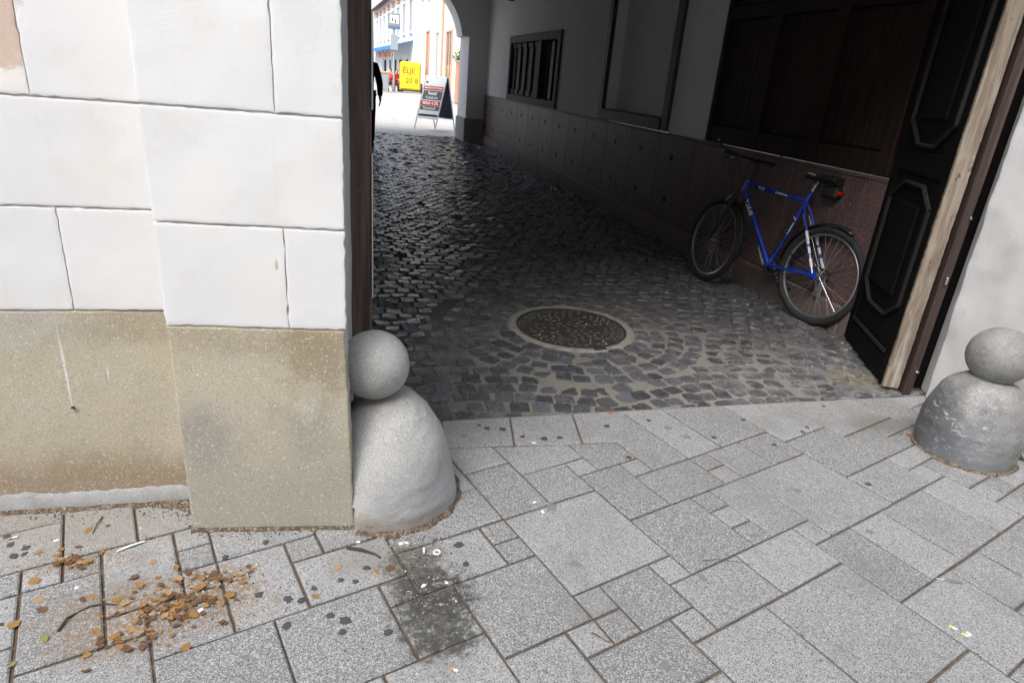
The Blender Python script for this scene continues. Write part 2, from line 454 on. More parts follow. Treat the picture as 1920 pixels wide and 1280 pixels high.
    G['wood_pale'] = wood('weathered_pale_wood', (.29, .245, .195), (.18, .14, .105), (.46, .43, .39), .8, grain=(38, 38, 3.5), k=.7, chip=((.10, .06, .045), .63))
    G['wood_red'] = wood('red_brown_paint', (.055, .033, .029), (.032, .020, .018), (.14, .11, .095), .6, chip=((.32, .28, .24), .66))
    G['wood_black'] = wood('black_gate_paint', (.007, .0065, .006), (.005, .005, .005), (.011, .010, .009), .7, spec=.08)
    G['wood_worn'] = wood('worn_moulding_wood', (.024, .023, .021), (.012, .012, .011), (.045, .042, .038), .65, spec=.2)
    G['wood_shop'] = wood('dark_shop_wood', (.026, .015, .011), (.016, .010, .008), (.040, .023, .016), .65, spec=.2)
    G['wood_frame'] = wood('window_frame_wood', (.085, .05, .032), (.05, .03, .022), (.13, .085, .055), .55)
    G['wood_grey'] = wood('grey_shutter_wood', (.10, .072, .056), (.06, .044, .036), (.17, .135, .11), .7)
    G['void'] = simple('dark_inside', (.012, .011, .011), .9)
    # wainscot
    a = Mat('red_stone', (.105, .061, .060), .5)
    a.objrand(.82, 1.15)
    n = a.noise(5, 6, .65); a.mix(a.math('MULTIPLY', a.ramp(n, .42, .66), .75), (.072, .045, .044)); n = a.noise(22, 6, .7); a.mix(a.math('MULTIPLY', a.ramp(n, .56, .7), .5), (.17, .12, .11))
    n = a.noise(1.0, 5, .65, stretch=(9, 9, 2)); a.mix(a.math('MULTIPLY', a.ramp(n, .55, .72), .4), (.19, .135, .125))
    a.mix(a.ramp(a.cells(240), .86, .93), (.28, .2, .19)); a.bump(a.noise(40, 5), .2, .003)
    G['redstone'] = a.done()
    a = Mat('plinth_stone', (.16, .12, .112), .6)
    n = a.noise(7, 6, .65); a.mix(a.math('MULTIPLY', a.ramp(n, .45, .7), .6), (.12, .095, .09)); a.bump(a.noise(40, 5), .3, .003)
    G['skirtstone'] = a.done()
    G['iron'] = simple('rusty_iron', (.035, .03, .028), .6, .4)
    a = Mat('cast_iron', (.060, .056, .053), .5, .35, coord='pos'); a.mix(a.ramp(a.noise(30, 5), .45, .7), (.11, .10, .09)); a.bump(a.noise(120), .3, .002)
    G['cast'] = a.done()
    a = Mat('worn_relief_iron', (.17, .155, .135), .45, .4); a.mix(a.ramp(a.noise(40, 5), .5, .7), (.09, .08, .07))
    G['castworn'] = a.done()
    a = Mat('street_paving', (.34, .335, .325), .85)
    br = a._n('ShaderNodeTexBrick'); a._l(a.vec, br.inputs['Vector']); br.inputs['Scale'].default_value = 2.2
    br.inputs['Mortar Size'].default_value = .012; br.offset = .5
    a.mix(a.math('MULTIPLY', br.outputs['Fac'], .5), (.2, .19, .18)); a.mix(a.ramp(a.noise(3, 5), .45, .75), (.27, .265, .255)); a.bump(br.outputs['Fac'], .2, -.004)
    G['street'] = a.done()
    # bicycle
    a = Mat('blue_bike_paint', (.012, .045, .42), .25, 0.15, coord='obj'); a.mix(a.ramp(a.noise(30), .55, .8), (.01, .03, .3)); a.b.inputs['Coat Weight'].default_value = .6
    G['blue'] = a.done()
    G['rubber'] = simple('tyre_rubber', (.02, .02, .022), .75, bump=.2)
    G['chrome'] = simple('bright_metal', (.62, .62, .62), .25, 1.0, var=.15)
    G['alu'] = simple('rim_aluminium', (.52, .53, .54), .32, .9, var=.2)
    G['blackplastic'] = simple('black_plastic', (.018, .018, .019), .45)
    G['white'] = simple('white_print', (.75, .77, .78), .5, var=.1)
    G['redlens'] = simple('red_lens', (.5, .01, .01), .2)
    G['tan'] = simple('tan_saddle_patch', (.5, .42, .26), .6)
    # street beyond and small things
    G['wall_white'] = simple('white_render', (.58, .59, .60), .9, var=.06, scale=2, coord='pos')
    G['wall_cream'] = simple('cream_render', (.60, .555, .47), .9, var=.08, scale=2, coord='pos')
    G['wall_opp'] = simple('grey_render', (.42, .40, .37), .9, var=.1, scale=2, coord='pos')
    G['trim_pink'] = simple('salmon_trim', (.52, .27, .19), .8, var=.2)
    G['trim_grey'] = simple('grey_trim', (.45, .47, .48), .8, var=.2)
    G['trim_blue'] = simple('pale_blue_trim', (.35, .52, .62), .8, var=.1)
    a = Mat('roof_tile', (.36, .13, .075), .85); a.mix(a.ramp(a.noise(9), .4, .7), (.24, .085, .05)); G['tile'] = a.done()
    G['glass'] = simple('window_glass', (.10, .12, .13), .08, var=.3, scale=1.5, spec=.8)
    G['awning'] = simple('blue_awning', (.03, .16, .45), .7, var=.2)
    G['yellow'] = simple('yellow_plastic', (.62, .48, .012), .45, var=.08)
    G['ochre'] = simple('ochre_print', (.20, .13, .01), .6)
    G['greyplastic'] = simple('grey_plastic', (.22, .25, .28), .5)
    G['orangeplastic'] = simple('orange_lid', (.55, .26, .10), .5)
    G['navy'] = simple('navy_board', (.012, .018, .04), .35)
    G['slate'] = simple('slate_print', (.055, .07, .075), .5)
    G['redprint'] = simple('red_print', (.45, .025, .03), .5)
    G['alu_frame'] = simple('board_aluminium', (.55, .56, .56), .4, .6)
    G['lightprint'] = simple('pale_print', (.62, .66, .66), .5)
    G['lampgrey'] = simple('grey_post_paint', (.16, .18, .20), .5)
    G['signblue'] = simple('sign_blue', (.06, .12, .22), .4)
    G['skin'] = simple('skin', (.45, .28, .2), .6)
    G['darkcloth'] = simple('black_cloth', (.012, .012, .013), .9)
    G['darkjeans'] = simple('dark_trousers', (.016, .016, .02), .9)
    G['redcloth'] = simple('red_cloth', (.42, .03, .025), .85)
    G['hair'] = simple('dark_hair', (.015, .011, .009), .6)
    G['leafgreen'] = simple('plant_leaf', (.06, .13, .03), .6, var=.5, scale=6)
    G['terracotta'] = simple('terracotta', (.38, .20, .12), .85)
    for nm, c in (('ochre', (.28, .145, .04)), ('brown', (.13, .065, .03)), ('tan', (.34, .22, .10)), ('green', (.22, .22, .06)), ('orange', (.45, .12, .03))):
        a = Mat('dry_leaf_' + nm, c, .7, coord='obj'); a.mix(a.ramp(a.noise(60, 5), .45, .7), tuple(x*.6 for x in c)); G['leaf_' + nm] = a.done()
    G['gum'] = simple('trodden_gum', (.065, .065, .068), .8, var=.4, scale=60)
    G['gumlight'] = simple('grey_gum', (.20, .20, .205), .8, var=.3, scale=60)
    G['twig'] = simple('twig_bark', (.06, .04, .03), .85)
    G['straw'] = simple('straw', (.36, .29, .17), .8)
    G['butt'] = simple('cigarette_filter', (.55, .26, .08), .8)
    G['paper'] = simple('white_paper', (.72, .72, .70), .8, var=.1)
    G['yellowpaper'] = simple('yellow_scrap', (.75, .6, .15), .7)
    G['feather'] = simple('grey_feather', (.19, .19, .20), .7)
    G['ceil'] = simple('ceiling_plaster', (.76, .75, .73), .9, coord='pos', scale=4)
    return G
G = make_materials()

# ------------------------------------------------------------------ ground sheet
mb = MB(); mb.add([(-300, -300, -.034), (300, -300, -.034), (300, 600, -.034), (-300, 600, -.034)], [(0, 1, 2, 3)])
tag(mb.build('ground', G['street']), 'pale paved street and square running to the horizon', kind='structure')

# line where pavement meets the setts; direction of the passage
def sett_line(x): return 2.480 + .0573*x
PASS = -.06106
def wall_x(y): return 2.922 + PASS*(y - 5.632)

# ------------------------------------------------------------------ pavement of modular slabs
ORG = Vector((.4323, 1.7976)); TH = math.radians(20.6)
E1 = Vector((math.cos(TH), math.sin(TH))); E2 = Vector((math.sin(TH), -math.cos(TH)))
def grid(a, b):
    a2 = a*(1 + .0014*a) if a > 0 else a*(1 + .0014*a)
    b2 = b - (.0012*a*a if a > 0 else 0.0)
    return ORG + E1*(a2*.1) + E2*(b2*.1)
SLABS = [(0,-5,2,-3),(0,-3,2,0),(2,-5,5,-2),(2,-2,4,0),(4,-2,5,-1),(4,-1,6,2),(5,-5,7,-1),(6,-1,7,0),(6,0,9,2),(9,0,10,1),(9,1,10,2),(10,0,12,2),(12,0,14,2),
 (7,-9,9,0),(9,-9,11,0),(11,-9,14,0),(14,1,17,4),(14,-9,17,1),(17,-9,21,2),(17,2,19,4),(19,2,21,3),(19,3,20,4),(14,4,17,6),(17,4,18,5),(17,5,18,6),(18,4,20,5),(18,5,19,7),(18,7,19,8),(18,8,19,9),(19,8,21,10),
 (0,0,4,4),(4,2,7,5),(7,2,8,3),(7,3,8,4),(7,4,8,5),(8,2,10,5),(9,5,10,6),(10,2,14,6),(13,6,16,9),(16,6,18,9),(11,6,13,9),(9,6,11,9),(6,5,9,7),(3,5,6,7),(3,4,4,5),(8,5,9,5),
 (5,7,9,11),(9,9,12,12),(12,9,14,11),(14,9,16,12),(16,9,18,12),(7,11,9,14),(1,4,3,6),(2,6,3,7),(2,7,5,11),(-1,6,2,8),(0,4,1,5),(0,5,1,6),(-1,5,0,6),(-3,5,-1,9),(-3,2,0,5),(-1,0,0,1),(-1,1,0,2),(-4,0,-1,2),
 (-4,-2,0,0),(-1,-4,0,-2),(-7,-1,-4,1),(-7,-2,-6,-1),(-6,-4,-4,-1),(-9,-2,-7,1),(-9,-4,-6,-2),(-8,1,-5,4),(-5,1,-4,2),(-5,2,-3,4),(-6,4,-3,7),(-8,4,-6,7),(-11,1,-8,4),(-11,-1,-9,1),(-10,-4,-9,-3),(-10,-3,-9,-2),(-10,-2,-9,-1),
 (-12,-1,-11,0),(-12,-4,-10,-1),(-14,-3,-12,0),(-14,-4,-13,-3),(-13,-4,-12,-3),(-17,-6,-13,-4),(-16,-8,-13,-6),(-13,-7,-11,-4),(-11,-8,-9,-4),(-16,-4,-14,-3),(-16,-3,-14,-1),(-16,-1,-14,1),(-14,0,-11,4),(-1,8,2,12)]
occ = {}
slabs = []
for s in SLABS:
    if s[2] <= s[0] or s[3] <= s[1]: continue
    slabs.append(s)
    for a in range(s[0], s[2]):
        for b in range(s[1], s[3]): occ[(a, b)] = 1
rnd = random.Random(5)
for b in range(-9, 16):                       # the paving goes on the same way beyond the surveyed slabs
    for a in range(-22, 26):
        if (a, b) in occ: continue
        p = grid(a, b)
        if p.y > 2.75 or p.y < .25 or p.x < -2.3 or p.x > 3.6: continue
        w, h = rnd.choice([(3, 2), (2, 3), (3, 3), (2, 2), (4, 4), (1, 1), (2, 4)])
        ok_w = 0
        while ok_w < w and (a+ok_w, b) not in occ: ok_w += 1
        w = ok_w
        ok_h = 1
        while ok_h < h and all((a+i, b+ok_h) not in occ for i in range(w)): ok_h += 1
        h = ok_h
        for i in range(w):
            for j in range(h): occ[(a+i, b+j)] = 1
        slabs.append((a, b, a+w, b+h))

def clip(poly, n, c):
    """keep the side where n.p <= c"""
    out = []
    for i in range(len(poly)):
        p, q = poly[i], poly[(i+1) % len(poly)]
        dp = n.dot(p) - c; dq = n.dot(q) - c
        if dp <= 0: out.append(p)
        if (dp < 0 < dq) or (dq < 0 < dp): out.append(p + (q-p)*(dp/(dp-dq)))
    return out
def inset(poly, d):
    """move every edge of a convex polygon inwards"""
    ar = sum(poly[i].x*poly[(i+1) % len(poly)].y - poly[(i+1) % len(poly)].x*poly[i].y for i in range(len(poly)))
    if ar < 0: poly = poly[::-1]
    out = list(poly)
    for i in range(len(poly)):
        e = poly[(i+1) % len(poly)] - poly[i]
        if e.length < 1e-5: continue
        n = Vector((e.y, -e.x)).normalized()
        out = clip(out, n, n.dot(poly[i]) - d)
        if len(out) < 3: return None
    res = []
    for p in out:
        if not res or (p - res[-1]).length > .002: res.append(p)
    if len(res) > 2 and (res[0]-res[-1]).length < .002: res.pop()
    return res if len(res) > 2 else None

mb = MB()
mb.prism([(-2.4, .2), (3.6, .2), (3.6, 2.69), (-2.4, 2.34)], -.032, -.0085)
pavement = tag(mb.build('pavement', G['sand']), 'grey slab pavement with sandy brown joints', kind='structure')
def paver(poly, rr):
    poly = inset(poly, .0033 + rr.random()*.0016)
    if not poly: return
    poly = [p + Vector((rr.uniform(-1, 1), rr.uniform(-1, 1)))*.0008 for p in poly]
    top = inset(poly, .0045)
    if not top or len(top) != len(poly): return
    # matched order: inset keeps counter-clockwise order, so line both up
    ar = sum(poly[i].x*poly[(i+1) % len(poly)].y - poly[(i+1) % len(poly)].x*poly[i].y for i in range(len(poly)))
    if ar < 0: poly = poly[::-1]
    k = min(range(len(top)), key=lambda i: (top[i]-poly[0]).length); top = top[k:] + top[:k]
    c = sum(poly, Vector((0, 0)))/len(poly)
    tx, ty, tz = rr.gauss(0, .004), rr.gauss(0, .004), rr.uniform(-.0012, .0012)
    Z = lambda p, z: z + tz + (p.x-c.x)*tx + (p.y-c.y)*ty
    n = len(poly); m = MB()
    vs = [(p.x, p.y, -.03) for p in poly] + [(p.x, p.y, Z(p, -.0035)) for p in poly] + [(p.x, p.y, Z(p, 0)) for p in top]
    fs = [tuple(range(2*n, 3*n))]
    for i in range(n):
        j = (i+1) % n
        fs += [(i, j, n+j, n+i), (n+i, n+j, 2*n+j, 2*n+i)]
    m.add(vs, fs)
    m.build('paver', G['paver'], pavement)
rr = random.Random(3)
CUT = 2.270
nl = Vector((-.0573, 1.0)); 
for s in slabs:
    poly = [grid(s[0], s[1]), grid(s[2], s[1]), grid(s[2], s[3]), grid(s[0], s[3])]
    poly = clip(poly, nl, 2.480)
    if len(poly) < 3: continue
    if s[0] >= -1 and s[2] <= 7 and s[1] <= -4:
        poly = clip(poly, Vector((0, 1)), CUT)
    if len(poly) < 3: continue
    paver(poly, rr)
# course of cut slabs along the threshold
xs = [(-.10, -.10), (.262, .276), (.562, .588), (.856, .886), (1.05, 1.15)]
for i in range(len(xs)-1):
    paver([Vector((xs[i][0], CUT)), Vector((xs[i+1][0], CUT)), Vector((xs[i+1][1], sett_line(xs[i+1][1]))), Vector((xs[i][1], sett_line(xs[i][1])))], rr)

# ------------------------------------------------------------------ setts of the passage floor
mb = MB()
NX, NY = 46, 150
vs = []; fs = []
for j in range(NY+1):
    for i in range(NX+1):
        u = i/NX; v = j/NY
        y0 = 2.44
        y = y0 + (16.1 - y0)*v
        x = (-.35 + PASS*(y-2.6)) + u*(wall_x(y) + .15 - (-.35 + PASS*(y-2.6)))
        y += .0573*x*(1-v)
        d = (Vector((x, y)) - Vector((1.2, 3.3))).length
        base = -.0038 if d < 1.15 else -.0038 - min(.009, (d-1.15)*.03)
        vs.append((x, y, base + .003*mnoise.noise(Vector((x*6, y*6, 0)))))
for j in range(NY):
    for i in range(NX):
        a = j*(NX+1)+i; fs.append((a, a+1, a+NX+2, a+NX+1))
mb.add(vs, fs)
sett_floor = tag(mb.build('cobbled_passage_floor', G['mortar'], smooth='full'), 'dark basalt setts laid in arcs on the passage floor', kind='structure')
MAN = Vector((1.19, 3.635)); MAN_R = .385
stones = []      # (centre, angle, half width, half depth, ring?)
rs = random.Random(21)
for k in range(4):
    R = MAN_R + .058 + k*.104
    n = int(2*math.pi*R/.104); off = rs.random()
    for i in range(n):
        a = 2*math.pi*(i+off)/n + rs.uniform(-.03, .03)/R*.4
        c = MAN + Vector((math.cos(a), math.sin(a)))*(R + rs.uniform(-.010, .010))
        stones.append((c, a + math.pi/2 + rs.uniform(-.22, .22), math.pi*R/n - .0032 + rs.uniform(-.007, .002), .0480 + rs.uniform(-.007, .002)))
ROUT = MAN_R + 4*.104 + .006
pd = Vector((PASS, 1)).normalized(); pu = Vector((pd.y, -pd.x))
o0 = Vector((-.30, 2.44))
for row in range(-9, 136):
    nu = 34
    wob = rs.uniform(-.3, .3)
    for iu in range(nu):
        u = (iu + .5 + (row % 2)*.5 + wob*.2)*.1
        ph = (u/1.6 + .13) % 1.0
        sag = .13*(1 - (2*ph-1)**2)
        slope = .13*(-2*(2*ph-1)*2)/1.6
        v = row*.1 + sag + rs.uniform(-.010, .010)
        c = o0 + pu*(u + rs.uniform(-.011, .011)) + pd*v
        if (c - MAN).length < ROUT + .028: continue
        if c.x > wall_x(c.y) - .02 or c.y < sett_line(c.x) - .03: continue
        if c.y > 16.05: continue
        ang = math.atan2(pu.y, pu.x) + math.atan(slope)*.9 + rs.uniform(-.14, .14)
        stones.append((c, ang, .0475/max(.75, math.cos(math.atan(slope)*.5)) + rs.uniform(-.006, .002) , .0460 + rs.uniform(-.006, .002)))
def sett_geo(c, ang, hw, hd, r):
    """rounded block: 8 corners, shoulder, slightly domed top"""
    ca, sa = math.cos(ang), math.sin(ang)
    q = [Vector((sx*hw*(1+r.uniform(-.17, .07)), sy*hd*(1+r.uniform(-.17, .07)))) for sx, sy in ((-1, -1), (1, -1), (1, 1), (-1, 1))]
    oc = []
    for i in range(4):
        p = q[i]; a = q[i-1]; b = q[(i+1) % 4]; t = r.uniform(.07, .17)
        oc += [p + (a-p)*t, p + (b-p)*t]
    h = r.uniform(-.003, .0045); tx, ty = r.gauss(0, .05), r.gauss(0, .05)
    d = (c - MAN).length
    if d > .95: h += .002; tx *= 1.5; ty *= 1.5
    if c.x > 2.1 and c.y < 3.3: h -= .004
    pol = [c + Vector((p.x*ca - p.y*sa, p.x*sa + p.y*ca)) for p in oc]
    pol = clip(pol, -nl, -(2.480 + .007))
    if len(pol) < 3: return None
    m = len(pol); cc = sum(pol, Vector((0, 0)))/m
    if max((p-cc).length for p in pol) < .022: return None
    Zt = lambda w: h + (w.x-c.x)*tx + (w.y-c.y)*ty
    vs = [(p.x, p.y, -.03) for p in pol] + [(p.x, p.y, -.0042 + Zt(p)) for p in pol]
    for p in pol:
        q2 = cc + (p-cc)*.945; vs.append((q2.x, q2.y, Zt(q2)))
    vs.append((cc.x, cc.y, r.uniform(-.001, .0016) + Zt(cc)))
    fs = []
    for i in range(m):
        j = (i+1) % m
        fs += [(i, j, m+j, m+i), (m+i, m+j, 2*m+j, 2*m+i), (2*m+i, 2*m+j, 3*m)]
    return vs, fs
def project(p):
    d = Vector(p) - Vector((0, 0, CAM_H)); z = d.dot(_f)
    return 960 + 1214.5*d.dot(_r)/z, 640 + 1214.5*d.dot(_d)/z, z
near = []; far = []
for s in stones:
    c = s[0]
    below = c.y - sett_line(c.x)
    if below < -.02: continue
    px, py, z = project((c.x, c.y, 0))
    vis = 690 < px < 1700 and 0 < py < 1280 and not (px < 830 and py > 640 and px < 700 + (py-600)*.55)
    (near if vis else far).append((z, s))
near.sort(key=lambda t: t[0])
far += near[300:]; near = near[:300]
for z, s in near:
    gg = sett_geo(*s, rs)
    if not gg: continue
    m = MB(); m.add(*gg); m.build('cobblestone', G['sett'], sett_floor, smooth=True)
mm = MB(); tints = []
for z, s in far:
    gg = sett_geo(*s, rs)
    if not gg: continue
    vs, fs = gg; mm.add(vs, fs)
    t = rs.uniform(.7, 1.45); tints += [t]*len(vs)
cm = mm.build('cobblestones', G['sett_mass'], sett_floor, smooth=True)
tag(cm, kind='stuff')
att = cm.data.attributes.new('tint', 'FLOAT_COLOR', 'POINT')
att.data.foreach_set('color', [x for t in tints for x in (t, t, t, 1)])
# mortar ring round the manhole
mb = MB(); n = 48
vs = []
for r0, z in ((.345, .001), (.352, .004), (.385, .0035), (.398, -.004)):
    for k in range(n):
        a = 2*math.pi*k/n; r1 = r0 + (.006*mnoise.noise(Vector((math.cos(a)*3, math.sin(a)*3, 5))) if r0 > .36 else 0)
        vs.append((MAN.x + r1*math.cos(a), MAN.y + r1*math.sin(a), z))
mb.add(vs, [(i*n+k, i*n+(k+1) % n, (i+1)*n+(k+1) % n, (i+1)*n+k) for i in range(3) for k in range(n)])
a = Mat('ring_concrete', (.30, .288, .25), .85); a.mix(a.math('MULTIPLY', a.ramp(a.noise(22, 5, .7), .45, .65), .7), (.17, .155, .13)); a.bump(a.noise(100), .5, .003)
mb.build('mortar_ring', a.done(), sett_floor, smooth=True)

# ------------------------------------------------------------------ street front: wall, pilaster, blocks
def gridblock(fr, x0, x1, z0, z1, y=.004, res=.022, edge=.006, amp=.0016, seed=0.0, x1top=None, depth=.02, rag=.0016, round_=.0009):
    """one slab of plaster or stone with an uneven face and worn edges"""
    def ticks(L):
        n = max(2, int(L/res)); e = [.0, .0025/L, .006/L, .012/L]
        mid = [e[-1] + (1-2*e[-1])*k/n for k in range(1, n)]
        return e + mid + [1-t for t in e[::-1]]
    us = ticks(x1-x0); ws_ = ticks(z1-z0); nx = len(us)-1; nz = len(ws_)-1
    vs = []; fs = []
    for j in range(nz+1):
        for i in range(nx+1):
            u = us[i]; w = ws_[j]
            xe = x1 if x1top is None else x1 + (x1top-x1)*w
            X = x0 + (xe-x0)*u; Z = z0 + (z1-z0)*w
            e = min((X-x0), (xe-X), (Z-z0), (z1-Z))
            k = max(0.0, 1 - e/edge)
            Y = y + amp*1.6*mnoise.noise(Vector((X*5+seed, Z*5, seed))) + amp*.7*mnoise.noise(Vector((X*21+seed, Z*21, 3))) - round_*k*k
            bx = (1 if i in (0, nx) else 0); bz = (1 if j in (0, nz) else 0)
            X += bx*rag*mnoise.noise(Vector((Z*40+seed, i, 1)))*1.5; Z += bz*rag*mnoise.noise(Vector((X*40+seed, j, 2)))*1.5
            vs.append(fr((X, Y, Z)))
    for j in range(nz):
        for i in range(nx):
            a = j*(nx+1)+i; fs.append((a, a+1, a+nx+2, a+nx+1))
    # returns
    border = [i for i in range(nx+1)] + [j*(nx+1)+nx for j in range(1, nz+1)] + [nz*(nx+1)+i for i in range(nx-1, -1, -1)] + [j*(nx+1) for j in range(nz-1, 0, -1)]
    o = len(vs); back = fr((0, -depth, 0)) - fr((0, 0, 0))
    yd = fr((0, 1, 0)) - fr((0, 0, 0))
    for b in border:
        vs.append(Vector(vs[b]) - yd*depth)
    nb = len(border)
    for k in range(nb):
        fs.append((border[k], border[(k+1) % nb], o+(k+1) % nb, o+k))
    return vs, fs
PF = frame((-.574, 1.831, 0), (.9977, -.0680, 0), (-.0680, -.9977, 0))
LF = frame((-.634, 1.997, 0), (.9994, .0332, 0), (.0332, -.9994, 0))
facade = thing('street_front_wall', 'white plastered house wall with grooved blocks and beige plinth left of gateway', 'wall', (-.574, 1.9, 0))
mb = MB()
mb.prism([(-.566, 1.8325), (-.100, 1.8005), (-.112, 2.6), (-.566, 2.6)], 0, 3.25)
mb.box(-3.6, .1, -.45, -.0012, 0, 3.25, fr=LF)
mb.build('wall_core', G['groove'], facade)
gj = .0032
rows_p = [(.698, .990, [0, .329, .487]), (.990, 1.281, [0, .487]), (1.281, 1.60, [0, .323, .488]), (1.60, 1.90, [0, .488]), (1.90, 2.2, [0, .33, .488]), (2.2, 2.5, [0, .488]), (2.5, 2.85, [0, .33, .488]), (2.85, 3.25, [0, .488])]
for z0, z1, cut in rows_p:
    for i in range(len(cut)-1):
        m = MB(); m.add(*gridblock(PF, cut[i] + (gj*.5 if i else 0), cut[i+1] - (gj*.5 if i < len(cut)-2 else 0), z0 + gj, z1 - gj, seed=z0*9+i*3, rag=.0032))
        m.build('plaster_block', G['plaster'], facade, smooth=True)
rows_l = [(.682, .984, [-1.0, -.232, .058]), (.984, 1.269, [-1.3, -.55, .058]), (1.269, 1.58, [-1.0, -.242, .058]), (1.58, 1.88, [-1.3, -.5, .058]), (1.88, 2.18, [-1.0, -.24, .058]), (2.18, 2.5, [-1.3, -.5, .058]), (2.5, 2.85, [-1, -.24, .058]), (2.85, 3.25, [-1.3, -.5, .058])]
for z0, z1, cut in rows_l:
    cut = [-2.2] + cut
    for i in range(len(cut)-1):
        m = MB(); m.add(*gridblock(LF, cut[i] + gj*.5, cut[i+1] - gj*.5, z0 + gj, z1 - gj, seed=z0*7+i*5+40, rag=.0032))
        m.build('plaster_block', G['plaster_pink'] if (z0 == 1.269 and i < 2) else G['plaster'], facade, smooth=True)
m = MB(); m.add(*gridblock(PF, 0, .502, -.02, .696, y=.002, x1top=.483, seed=3, edge=.006, round_=.002, rag=.0035, depth=.06)); m.build('plinth', G['plinth_pil'], facade, smooth=True)
m = MB(); m.add(*gridblock(LF, -2.2, .058, -.02, .680, y=.002, seed=8, edge=.006, round_=.002, rag=.0035, depth=.03)); m.build('plinth', G['plinth_wall'], facade, smooth=True)
# reveal of the gateway, white plaster, a little proud and chipped at the arris
RF = frame((-.0875, 1.803, 0), (-.0135, 1, 0), (1, .0135, 0))
m = MB(); m.add(*gridblock(RF, 0, .70, 0.0, 3.2, y=0, res=.03, seed=5, edge=.012, amp=.003, rag=.003, depth=.012)); m.build('reveal', G['plaster_pier'], facade, smooth=True)
# cement fillet along the foot of the wall
vs = []; fs = []; N = 200
for i in range(N+1):
    x = -2.2 + 2.25*i/N
    h = .046 + .018*mnoise.noise(Vector((x*5, 0, 7))) + .012*mnoise.noise(Vector((x*23, 0, 7))) + .006*mnoise.noise(Vector((x*61, 0, 7)))
    vs += [LF((x, .003, h+.012)), LF((x, .012, h)), LF((x, .016 + .003*mnoise.noise(Vector((x*12, 3, 0))), .0)), LF((x, .016, -.02))]
for i in range(N):
    for k in range(3): fs.append((i*4+k, i*4+k+1, i*4+4+k+1, i*4+4+k))
m = MB(); m.add(vs, fs); m.build('cement_fillet', G['cement'], facade, smooth=True)
m = MB(); m.lathe([(.001, -.002), (.006, 0), (.005, .004), (.001, .006)], LF((-.283, .007, .364)), 8); m.build('nail', G['iron'], facade, smooth=True)
# the storey over the gateway
mb = MB()
mb.box(-3.6, 5.2, 0, .55, 3.2, 7.2, fr=frame((0, 1.84, 0), (.9999, .01, 0), (-.01, .9999, 0)))
tag(mb.build('upper_storey', G['plaster_pier'], base=(0, 1.84, 3.2)), 'white upper storey of the house over the gateway', 'wall')

# ------------------------------------------------------------------ right pier
pier = thing('gate_pier', 'white plastered pier on the right side of the gateway', 'wall', (3.2, 2.2, 0))
mb = MB(); mb.prism([(2.905, 2.59), (2.965, 1.80), (5.2, 1.76), (5.2, 2.95), (3.15, 2.95), (2.99, 2.80)], 0, 3.25)
mb.build('pier_core', G['plaster_pier'], pier)
pdx = Vector((2.945 - 2.880, 1.80 - 2.615, 0)); L = pdx.length; pdx.normalize(); pnx = Vector((pdx.y, -pdx.x, 0))   # normal towards the passage (-x)
def pier_fr(p):
    lean = -.03*min(1.0, p[2]) * max(0, 1 - p[0]/.4)
    rag = 0
    o = Vector((2.880, 2.615, 0)) + pdx*(p[0]) + pnx*p[1] + Vector((lean, 0, p[2]))
    if p[0] < .03:
        o += pdx*(.005*mnoise.noise(Vector((p[2]*9, 0, 2))) + .004*mnoise.noise(Vector((p[2]*37, 0, 4))))
    return o
m = MB(); m.add(*gridblock(pier_fr, 0, L, 0, 3.2, y=.0, res=.028, seed=15, edge=.010, amp=.006, rag=.002, depth=.02, round_=.004)); m.build('plaster_face', G['plaster_pier'], pier, smooth=True)

mb = MB(); mb.prism([(2.858, 2.775), (2.985, 2.72), (2.985, 2.85), (2.87, 2.85)], 0, 3.2); mb.build('shadow_gap_board', G['wood_black'], pier)  # black board standing in for the shadow between post and plaster
# ------------------------------------------------------------------ gate posts, lintel, door leaf
post = thing('gate_post', 'dark brown chipped wooden gate post beside the white wall', 'post', (-.1, 2.5, 0))
m = MB(); m.box(-.21, -.020, 2.475, 2.60, 0, 3.15, b=.008); m.build('post', G['wood_brown'], post)
for i in range(40):
    m = MB(); z0 = .02 + i*.078; w = .0035 + .0035*abs(mnoise.noise(Vector((i*.7, 0, 0))))
    if mnoise.noise(Vector((i*.31, 4, 0))) < -.05: continue
    m.box(-.0195, -.0185+w, 2.473 - w*.4, 2.505, z0, z0+.079); m.build('paint_flake', G['paper'], post)
post2 = thing('gate_post', 'narrow red-brown wooden gate post in front of white pier', 'post', (2.82, 2.7, 0))
m = MB(); m.prism([(2.786, 2.668), (2.825, 2.654), (2.856, 2.74), (2.822, 2.762)], 0, 3.15); m.build('post', G['wood_red'], post2)
for a in ((2.808, 2.826, 2.645, 2.662, .13, .142), (2.80, 2.812, 2.648, 2.666, .62, .66), (2.812, 2.826, 2.645, 2.662, .95, .965)):
    m = MB(); m.box(*a, b=.002); m.build('hinge_pin', G['chrome'], post2)
lint = MB(); lint.prism([(-.2, 2.46), (2.95, 2.645), (2.95, 2.77), (-.2, 2.60)], 3.05, 3.2)
tag(lint.build('gate_lintel', G['wood_brown'], base=(1.4, 2.6, 3.05)), 'brown timber lintel across the top of the gateway', 'beam')
